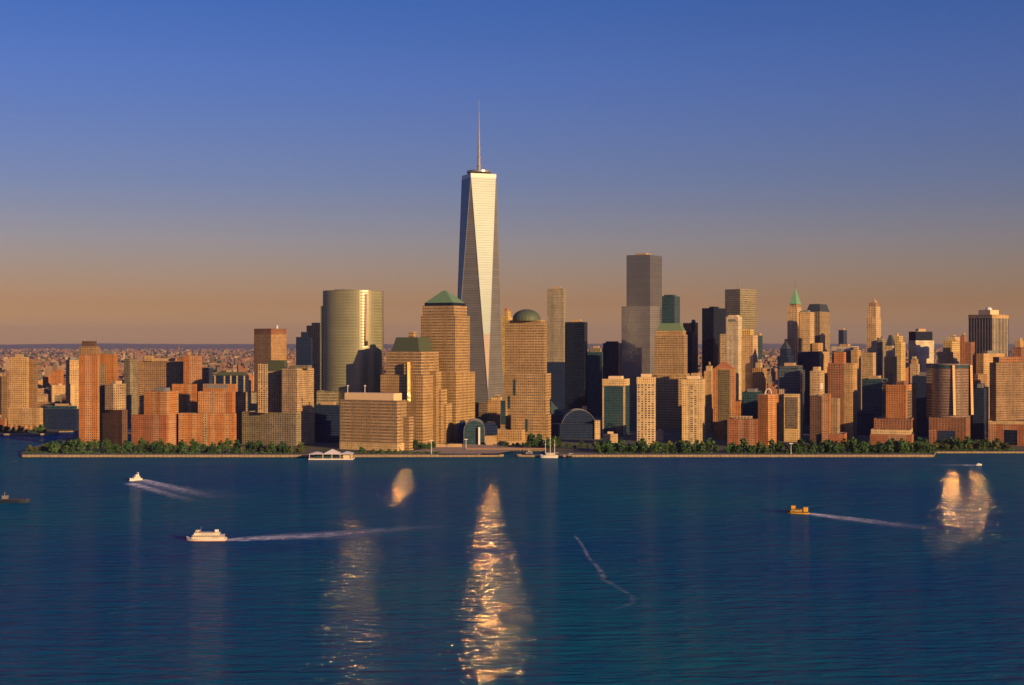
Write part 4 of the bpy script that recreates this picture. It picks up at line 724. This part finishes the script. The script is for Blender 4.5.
labels = ['small far brick house block in the hazy city beyond the waterfront towers', 'small far brown apartment slab in the hazy city beyond the waterfront towers', 'small far tan tower block in the hazy city beyond the waterfront towers', 'long low pale block in the hazy city beyond the waterfront towers', 'small far orange brick tower in the hazy city beyond the waterfront towers', 'flat cream warehouse in the hazy city beyond the waterfront towers', 'small far grey green tower in the hazy city beyond the waterfront towers', 'wide brownish tan block in the hazy city beyond the waterfront towers']
for i in range(190):
    a, b_ = rf.choice(((0, 80), (40, 130), (100, 260), (180, 330), (560, 625), (0, 320), (735, 800), (840, 935))) if i > 8 else (0, 320)
    Y = rf.uniform(2750, 4600) if b_ < 400 else rf.uniform(3000, 5200); px = rf.uniform(a, b_); k = rf.randrange(8)
    o = link('distant_building', protos[k]); o.location = (xat(px, Y), Y, LZ); o.rotation_euler = (0, 0, rf.choice((.32, .36, -.1, .5))); o.scale = (rf.uniform(.8, 1.2), 1, rf.uniform(.8, 1.35)); tag(o, labels[k], 'building', 'buildings of the far city')

# ------------------------------------------------------------------ trees
rt = random.Random(5)
def tree_proto(h, r, m, seed):
    rnd = random.Random(seed); root = empty('tree')
    mb = MB(); th = h * .34; tube(mb, (0, 0, -.6), (.1, 0, th), .34, .24, 7)
    for k in range(4): a = k * 1.57 + rnd.random(); tube(mb, (.1, 0, th * .9), (r * .55 * math.cos(a), r * .55 * math.sin(a), h * .62), .2, .08, 5)
    tube(mb, (.1, 0, th), (0, 0, h * .75), .22, .08, 5); mb.build('trunk', bark, root)
    mb = MB()
    for k in range(15):
        a = rnd.random() * 6.28; t = rnd.uniform(.2, .88); rr = r * (1 - abs(t - .45) * .95) * rnd.uniform(.4, .85); clump(mb, (rr * math.cos(a), rr * math.sin(a), h * t), r * rnd.uniform(.36, .55), 34, rnd, .95)
    clump(mb, (0, 0, h * .88), r * .42, 30, rnd, .9); clump(mb, (0, 0, h * .5), r * .7, 50, rnd, 1.0)
    mb.build('crown', m, root); return root
tp = [tree_proto(15, 6, leafs[0], 1), tree_proto(16.5, 6.6, leafs[1], 2), tree_proto(13, 5.6, leafs[1], 3), tree_proto(18, 5.2, leafs[0], 4), tree_proto(10, 5.2, leafs[2], 6), tree_proto(12, 6, leafs[2], 7)]
used = set()
def plant(px, Y, kinds, label, sc=1.0):
    k = rt.choice(kinds); loc = (xat(px, Y), Y, LZ - .3); rz = rt.random() * 6.28; s_ = sc * rt.uniform(.68, 1.25)
    if k not in used:
        used.add(k); o = tp[k]; o.location = loc; o.rotation_euler = (0, 0, rz); o.scale = (s_,) * 3; tag(o, label, 'tree', 'trees along the waterfront')
    else: dup(tp[k], loc, rz, s_, label, 'trees along the waterfront')
def row(a, b, step, Y0, Y1, kinds, label, sc=1.0):
    px = a
    while px < b: plant(px + rt.uniform(-2, 2), rt.uniform(Y0, Y1), kinds, label, sc); px += step * rt.uniform(.6, 1.05)
row(0, 48, 8, 2215, 2240, (4, 5, 2), 'low green tree on the far bank of the inlet at left', .8)
row(30, 76, 6.5, 1800, 1860, (2, 4, 5), 'bushy green tree at the tip of the wooded point', .8)
row(52, 110, 6.5, 1830, 1885, (0, 1, 3), 'tall dark tree in the clump below the orange brick slab', .88)
row(108, 240, 9, 1800, 1815, (0, 1, 2), 'green tree in the shore row below the brick blocks', .8)
row(106, 240, 10.5, 1845, 1870, (0, 1, 4), 'green tree in the back row below the brick blocks', .85)
row(240, 306, 7, 1800, 1850, (0, 1, 5), 'green tree in the shore row below the mottled base', .85)
row(360, 404, 8, 1800, 1812, (0, 4), 'small dark tree in front of the wide tan gridded block', .55)
row(416, 440, 6, 1840, 1870, (0, 3), 'dark tree beside the plaza below the pyramid roofed tower', .75)
row(502, 526, 6, 1925, 1940, (4, 2), 'low tree in the hedge line behind the marina', .5)
row(526, 562, 5, 1885, 1910, (3, 1, 0), 'dark green tree at the foot of the copper domed tower', .9)
row(560, 600, 9, 1880, 1910, (2, 5), 'loose small tree in front of the dark arched hall', .75)
row(598, 716, 7.5, 1800, 1815, (0, 1, 3, 2), 'green tree in the dense row below the three slim towers', .92)
row(600, 712, 10, 1835, 1860, (0, 1, 5), 'green tree in the back row below the three slim towers', .95)
row(729, 806, 6.5, 1800, 1815, (3, 0, 2), 'upright green tree below the L shaped brick building', .9)
row(806, 934, 6.8, 1800, 1815, (0, 1, 2), 'round green tree in the row at right along the promenade', .95)
row(812, 930, 10, 1840, 1860, (0, 1), 'round green tree in the back row at right along the promenade', .95)
row(928, 1012, 6.5, 1850, 1868, (5, 4, 1), 'olive tinged tree below the drum shaped tower', 1.0)
row(938, 1000, 9, 1872, 1884, (5, 0), 'olive tinged tree in the back row below the drum shaped tower', 1.1)
# ground cover under the trees
mb = MB()
for a, b_, Y0, Y1 in ((26, 300, 1794, 1830), (40, 78, 1830, 2050), (0, 46, 2205, 2225), (355, 440, 1796, 1815), (598, 716, 1794, 1830), (728, 934, 1794, 1830), (937, 1015, 1842, 1860), (500, 560, 1915, 1925)):
    for i in range(int((b_ - a) * 1.6)):
        Y = rt.uniform(Y0, Y1); clump(mb, (xat(rt.uniform(a, b_), Y), Y, LZ + .6), 2.4, 7, rt, .7, .45)
tag(mb.build('shrubbery', leafs[1]), kind='stuff')

# ------------------------------------------------------------------ waterfront details
def ferry_landing():
    a, b_ = xat(310, 1745), xat(354, 1745); cx = (a + b_) / 2; w = (b_ - a) / 2; root = empty('ferry_landing', (cx, 1742, 0)); tag(root, 'floating ferry landing under pink white tent roofs at the shore', 'ferry landing')
    mb = MB(); mb.box(-w, w, -11, 12, -.6, 1.3); mb.build('barge', white_p, root)
    for k, (x0, x1, h) in enumerate(((-w + .5, -w * .36, 2.2), (-w * .36, w * .42, 5.2), (w * .42, w - .5, 2.6))):
        mb = MB(); q = [(x0, -9.5), (x1, -9.5), (x1, 10), (x0, 10)]; mx = (x0 + x1) / 2; mb.prism(q, 6.6, 7.0, None, 0, 0); mb.prism(q, 7.01, 7.01 + h, [(mx - .6, -1), (mx + .6, -1), (mx + .6, 1.5), (mx - .6, 1.5)], 0, 0); mb.build('tent_roof', white_p, root)
    for x in (-w + 1, -w * .36, w * .05, w * .42, w - 1):
        mb = MB(); tube(mb, (x, -9, 1.2), (x, -9, 6.7), .4, .4, 8); mb.build('roof_post', mech_cream, root)
    mb = MB(); mb.box(-w * .8, w * .25, 2, 8, 1.3, 5.6); mb.build('waiting_room', F['glass_teal'], root)
    mb = MB(); mb.box(w * .55, w - 3, -6, 4, 1.3, 5.2); mb.build('ticket_hut', mech_cream, root)
    mb = MB(); mb.box(-3, 3, 12.1, 34, .5, 1.4); mb.build('gangway', steel, root)
ferry_landing()
def lightmast(px, Y, h, lab):
    root = empty('light_mast', (xat(px, Y), Y, LZ)); tag(root, lab, 'lamp mast'); mb = MB(); tube(mb, (0, 0, -.5), (0, 0, h), .45, .25, 8); mb.build('pole', white_p, root); mb = MB(); mb.box(-2.4, 2.4, -.5, .5, h - .2, h + .8); mb.build('lamp_head', white_p, root)
lightmast(431.5, 1792, 17, 'tall pale light mast on the plaza left of the glass atrium'); lightmast(466, 1880, 12, 'pale flag mast in front of the glass atrium'); lightmast(791, 1790, 13, 'pale lamp mast among trees below the bronze windowed tan block')
def quay():
    Y = 1868; a, b_ = xat(466, Y), xat(546, Y); root = empty('timber_quay', ((a + b_) / 2, Y, 0)); tag(root, 'long low timber quay on piles along the back of the marina', 'quay'); w = (b_ - a) / 2
    mb = MB(); mb.box(-w, w, -4, 3, 2.7, 3.5); mb.build('deck', pave, root); mb = MB(); mb.box(-w, w, -3.9, -3.6, 4.1, 4.5); [mb.box(x - .15, x + .15, -3.9, -3.6, 3.4, 4.2) for x in [-w + k * 2 * w / 26 for k in range(1, 26)]]; mb.build('railing', mech_brick, root)
    for k in range(26):
        mb = MB(); x = -w + 1 + k * (2 * w - 2) / 25; tube(mb, (x, -3.4, -1), (x, -3.4, 2.8), .5, .5, 7); mb.build('pile', wood, root)
quay()
def terrace(px0, px1, Y, h, lab, m):
    root = empty('terrace_wall', (xat((px0 + px1) / 2, Y), Y, LZ)); tag(root, lab, 'terrace'); w = (px1 - px0) / 2 * Y / FPX; mb = MB(); mb.prism([(-w, 0), (w, 0), (w, 8), (-w, 8)], -1, h); mb.build('retaining_wall', [m, pave], root); mb = MB(); mb.box(-w, w, .3, .7, h + .01, h + 1.1); mb.build('parapet', mech_tan, root)
terrace(486, 526, 1950, 4, 'tan terrace wall behind the marina hedge below the domed tower', mech_tan); terrace(436, 462, 1910, 3, 'tan terrace wall left of the glass atrium', mech_tan)

# ------------------------------------------------------------------ boats
def hull(mb, L, Bm, H, low=.75, bow=1.0, mi=0):
    """bow towards -x"""
    st = [(-L / 2, .02, H + bow), (-L * .42, .45, H + bow * .6), (-L * .28, .85, H + bow * .2), (-L * .05, 1, H), (L * .3, 1, H), (L / 2, .86, H)]
    for (xa, wa, ha), (xb, wb, hb) in zip(st, st[1:]):
        for s_ in (-1, 1):
            A = [(xa, s_ * wa * Bm / 2, ha), (xb, s_ * wb * Bm / 2, hb), (xb * .97, s_ * wb * low * Bm / 2, -.6), (xa * .97 if xa > -L * .45 else xa * .93, s_ * wa * low * Bm / 2, -.6)]
            mb.face(A if s_ > 0 else list(reversed(A)), None, mi)
        mb.face([(xa, -wa * Bm / 2, ha - .5), (xb, -wb * Bm / 2, hb - .5), (xb, wb * Bm / 2, hb - .5), (xa, wa * Bm / 2, ha - .5)], None, mi)
    w = .86 * Bm / 2; mb.face([(L / 2, -w, H), (L / 2, -w * low, -.6), (L / 2, w * low, -.6), (L / 2, w, H)][::-1], None, mi)
cabin = facade('cabin_windows', (.62, .54, .42), (.05, .05, .05), 1.6, 2.6, .6, .42, blind=0, streak=.05)
hull_red = plain('red_boot_paint', (.3, .06, .03), .5); hull_navy = plain('navy_hull', (.012, .018, .04), .45); hull_yel = plain('yellow_hull', (.7, .36, .03), .5, 0, .08); hull_blk = plain('black_hull', (.02, .02, .02), .5)
def boat(name, label, px, py, rz, parts):
    Y = yground(py); root = empty(name, (xat(px, Y), Y, 0), R(rz)); tag(root, label, 'boat')
    for part, m, fn in parts: mb = MB(); fn(mb); mb.build(part, m, root)
    return root
boat('ferry', 'white three deck passenger ferry with pale foam behind it, largest boat at left', 206.5, 541, 3, [
  ('hull', white_p, lambda mb: hull(mb, 29, 8, 2.3, .8, 1.2)), ('boot_stripe', hull_red, lambda mb: hull(mb, 29.3, 8.15, .55, .82, .1)),
  ('main_cabin', cabin, lambda mb: mb.prism([(-10.5, -3.5), (12.8, -3.5), (12.8, 3.5), (-10.5, 3.5)], 1.7, 4.5, [(-9.8, -3.5), (12.8, -3.5), (12.8, 3.5), (-9.8, 3.5)])),
  ('upper_deck', cabin, lambda mb: mb.prism([(-9, -3.2), (9.5, -3.2), (9.5, 3.2), (-9, 3.2)], 4.52, 6.5, [(-8.2, -3.2), (9.5, -3.2), (9.5, 3.2), (-8.2, 3.2)])),
  ('deck_edge', white_p, lambda mb: mb.box(-10, 13, -3.8, 3.8, 4.4, 4.62)), ('pilot_house', cabin, lambda mb: mb.prism([(-8, -2), (-4.6, -2), (-4.6, 2), (-8, 2)], 6.5, 8.2, [(-7.4, -1.8), (-4.6, -1.8), (-4.6, 1.8), (-7.4, 1.8)])),
  ('funnel', white_p, lambda mb: mb.prism([(6.2, -1), (8.8, -1), (8.8, 1), (6.2, 1)], 6.4, 8.4, None)), ('mast', steel, lambda mb: tube(mb, (-4, 0, 6.4), (-4, 0, 10.5), .15))])
boat('motor_yacht', 'small pale motor yacht heading towards the viewer with a V shaped foam trail', 135.5, 480.5, 52, [
  ('hull', white_p, lambda mb: hull(mb, 15, 4.6, 2.0, .7, 1.3)), ('cabin', cabin, lambda mb: mb.prism([(-3.5, -1.8), (5, -1.8), (5, 1.8), (-3.5, 1.8)], 1.4, 4.2, [(-2.2, -1.6), (5, -1.6), (5, 1.6), (-2.2, 1.6)])),
  ('fly_bridge', white_p, lambda mb: mb.prism([(-1, -1.4), (4, -1.4), (4, 1.4), (-1, 1.4)], 4.2, 6.2, [(0, -1.2), (3.5, -1.2), (3.5, 1.2), (0, 1.2)])), ('radar_arch', white_p, lambda mb: mb.box(2.6, 3.2, -1.3, 1.3, 6.2, 8.6)), ('bow_foam', white_p, lambda mb: [mb.prism([(-8, s_ * .3), (-5, s_ * 2.6), (-4, s_ * 3.2), (-6.5, s_ * 2.0)][::int(s_)], -.1, .7, None) for s_ in (1, -1)])])
boat('barge', 'dark navy hulled barge cut off by the left edge of the photo', 8, 502.5, 182, [
  ('hull', hull_navy, lambda mb: hull(mb, 40, 9, 3.0, .85, .8)), ('deck_rail', slate, lambda mb: mb.box(-14, 18, -4.2, 4.2, 3.0, 3.5)), ('deck_house', mech_grey, lambda mb: mb.prism([(0, -2), (5, -2), (5, 2), (0, 2)], 2.8, 6.5, None)), ('mast', steel, lambda mb: tube(mb, (3, 0, 6), (3, 0, 9.5), .25))])
boat('water_taxi', 'yellow and black water taxi with a long foam wake at right', 797.5, 513.5, -16, [
  ('hull', hull_blk, lambda mb: hull(mb, 18.5, 6.5, 1.9, .8, .8)), ('yellow_band', hull_yel, lambda mb: hull(mb, 18.7, 6.7, 1.2, .82, .5)),
  ('cabin', facade('taxi_windows', (.62, .36, .05), (.03, .03, .03), 1.5, 2.4, .7, .5, blind=0), lambda mb: mb.prism([(-6, -2.8), (4, -2.8), (4, 2.8), (-6, 2.8)], 1.4, 4.2, [(-5, -2.6), (4, -2.6), (4, 2.6), (-5, 2.6)])),
  ('stern_house', hull_yel, lambda mb: mb.prism([(5.2, -2.6), (8.6, -2.6), (8.6, 2.6), (5.2, 2.6)], 1.4, 5.6, None)), ('pilot_house', hull_yel, lambda mb: mb.prism([(-5, -1.8), (-1.8, -1.8), (-1.8, 1.8), (-5, 1.8)], 4.2, 6.6, None)), ('canopy', hull_blk, lambda mb: mb.box(-1.5, 5, -2.5, 2.5, 4.22, 4.6))])
boat('speedboat', 'tiny white speedboat close to the shore below the drum shaped tower', 979, 465.5, 180, [('hull', white_p, lambda mb: hull(mb, 7, 3, 1.6, .7, .5)), ('cabin', cabin, lambda mb: mb.prism([(-1, -1), (1.8, -1), (1.8, 1), (-1, 1)], 1.2, 2.8, None))])
def sailboat(px, Y, L, masts, lab, m):
    root = empty('yacht', (xat(px, Y), Y, 0)); tag(root, lab, 'boat'); mb = MB(); hull(mb, L, 7, 3.2, .7, 1.4); mb.build('hull', m, root)
    mb = MB(); mb.prism([(-L * .2, -2), (L * .36, -2), (L * .36, 2), (-L * .2, 2)], 2.6, 5.6, [(-L * .15, -1.8), (L * .34, -1.8), (L * .34, 1.8), (-L * .15, 1.8)]); mb.build('cabin', cabin if m is white_p else mech_grey, root)
    for x, h in masts: mb = MB(); tube(mb, (x, 0, 2), (x, 0, h), .42, .22, 7); tube(mb, (x, 0, 6), (x + 5, 0, 6.2), .2); tube(mb, (x - 1.6, 0, h * .7), (x + 1.6, 0, h * .7), .14); mb.build('mast', white_p, root)
sailboat(549, 1760, 23, ((-4.5, 24), (1.5, 28), (7, 23)), 'large white yacht with three bare masts moored by the marina mouth', white_p)
sailboat(528, 1784, 17, ((1, 9),), 'dark low boat moored inside the marina behind the jetty', hull_blk)
sailboat(569, 1752, 8, ((.5, 7),), 'very small dark sailing boat right of the white three masted yacht', hull_navy)

# ------------------------------------------------------------------ foam wakes
def foam_mat(name, op, scale):
    m, t, b = newmat(name); L = t.links.new; b.inputs['Base Color'].default_value = (.8, .8, .8, 1); b.inputs['Roughness'].default_value = .8
    uv = N(t, 'UVMap'); uv.uv_map = 'UVMap'; s_ = N(t, 'SeparateXYZ'); L(uv.outputs[0], s_.inputs[0])
    tc = N(t, 'TexCoord'); n = N(t, 'TexNoise'); n.inputs['Scale'].default_value = scale; n.inputs['Detail'].default_value = 6; n.inputs['Roughness'].default_value = .7; L(tc.outputs['Object'], n.inputs['Vector'])
    mr = N(t, 'MapRange'); L(n.outputs[0], mr.inputs[0]); mr.inputs[1].default_value = .38; mr.inputs[2].default_value = .62
    e = N(t, 'Math', operation='ABSOLUTE'); L(s_.outputs[1], e.inputs[0]); e2 = N(t, 'MapRange'); L(e.outputs[0], e2.inputs[0]); e2.inputs[1].default_value = 1; e2.inputs[2].default_value = .3
    f = N(t, 'MapRange'); L(s_.outputs[0], f.inputs[0]); f.inputs[1].default_value = 1; f.inputs[2].default_value = 0
    p = N(t, 'Math', operation='POWER'); L(f.outputs[0], p.inputs[0]); p.inputs[1].default_value = 1.2
    prev = mr.outputs[0]
    for q in (e2.outputs[0], p.outputs[0]): a = N(t, 'Math', operation='MULTIPLY'); L(prev, a.inputs[0]); L(q, a.inputs[1]); prev = a.outputs[0]
    a = N(t, 'Math', operation='MULTIPLY'); L(prev, a.inputs[0]); a.inputs[1].default_value = op; L(a.outputs[0], b.inputs['Alpha']); return m
fo_s, fo_w, fo_f = foam_mat('foam_dense', 1.6, .12), foam_mat('foam_thin', .7, .1), foam_mat('foam_trace', .4, .1)
wz = [.05]
def wake(pts, m):
    """pts: (px, py, half thickness in picture rows)"""
    mb = MB(); n = len(pts); wz[0] += .012
    q = []
    for px, py, w in pts: Y = yground(py); q.append((xat(px, Y), Y, w * 1.25))
    for i in range(n - 1):
        (xa, ya, wa), (xb, yb, wb) = q[i], q[i + 1]
        def off(i):
            a = Vector(q[max(0, i - 1)][:2]); b = Vector(q[min(n - 1, i + 1)][:2]); d = (b - a).normalized(); return Vector((-d.y, d.x))
        na, nb = off(i), off(i + 1); mw = lambda w_, n_, Y_: w_ * (abs(n_.y) * Y_ * Y_ / 203000 + abs(n_.x) * Y_ / FPX); wa, wb = mw(wa, na, ya), mw(wb, nb, yb); u0, u1 = i / (n - 1), (i + 1) / (n - 1); z = wz[0]
        A, Bp, A2, B2 = Vector((xa, ya)) - na * wa, Vector((xb, yb)) - nb * wb, Vector((xa, ya)) + na * wa, Vector((xb, yb)) + nb * wb
        for (a0, b0, a1, b1, v0, v1) in ((A, Bp, (A + A2) / 2, (Bp + B2) / 2, -1, 0), ((A + A2) / 2, (Bp + B2) / 2, A2, B2, 0, 1)):
            mb.face([(*a0, z), (*b0, z), (*b1, z), (*a1, z)], [(u0, v0), (u1, v0), (u1, v1), (u0, v1)])
    tag(mb.build('wake', m), kind='stuff')
wake([(225, 540, 1.0), (245, 539.5, 1.6), (270, 538.2, 2.0), (300, 536.5, 2.2), (340, 533.5, 2.4), (400, 529, 2.8), (450, 525, 3)], fo_s)
wake([(226, 540, 1.2), (280, 537, 3), (340, 535, 4.5), (400, 534, 5)], fo_w)
wake([(141, 479.5, .9), (160, 484.5, 1.3), (185, 490.5, 1.6), (215, 498.5, 1.8)], fo_s); wake([(131, 483.5, 1.2), (147, 488, 1.1), (165, 493.5, 1.2), (200, 503, 1.6)], fo_s)
wake([(137, 481, 1.6), (170, 490, 4), (240, 500, 6)], fo_f)
wake([(807, 513.4, 1.2), (830, 516.5, 1.8), (860, 520, 2.3), (890, 524, 2.3), (935, 529.5, 2.4)], fo_s); wake([(807, 514, 1.4), (860, 520.5, 3.2), (960, 532, 5)], fo_f)
wake([(976, 465.4, .7), (960, 465.2, .6), (930, 465, .5)], fo_s)
wake([(575, 536, 1.0), (582, 545, 1.4), (588, 557, 1.6), (600, 570, 2.2), (604, 580, 2.4), (618, 588, 1.5), (632, 596, 1.6), (633, 603, 1.4), (622, 607, 1.4), (612, 611, 1.2), (624, 617, 1.2)], fo_f)

# ------------------------------------------------------------------ haze
HAZE = 1.6e-5
if HAZE:
    mb = MB(); mb.box(-32000, 32000, -4200, 48000, -3, 640); m = bpy.data.materials.new('haze_air'); m.use_nodes = True; t = m.node_tree; t.nodes.remove(t.nodes['Principled BSDF'])
    v = N(t, 'VolumePrincipled'); v.inputs['Color'].default_value = (.9, .85, .85, 1); v.inputs['Density'].default_value = HAZE; v.inputs['Anisotropy'].default_value = 0.45
    t.links.new(v.outputs[0], t.nodes['Material Output'].inputs['Volume']); o = mb.build('haze', m); tag(o, kind='stuff')
S.cycles.volume_bounces = 0
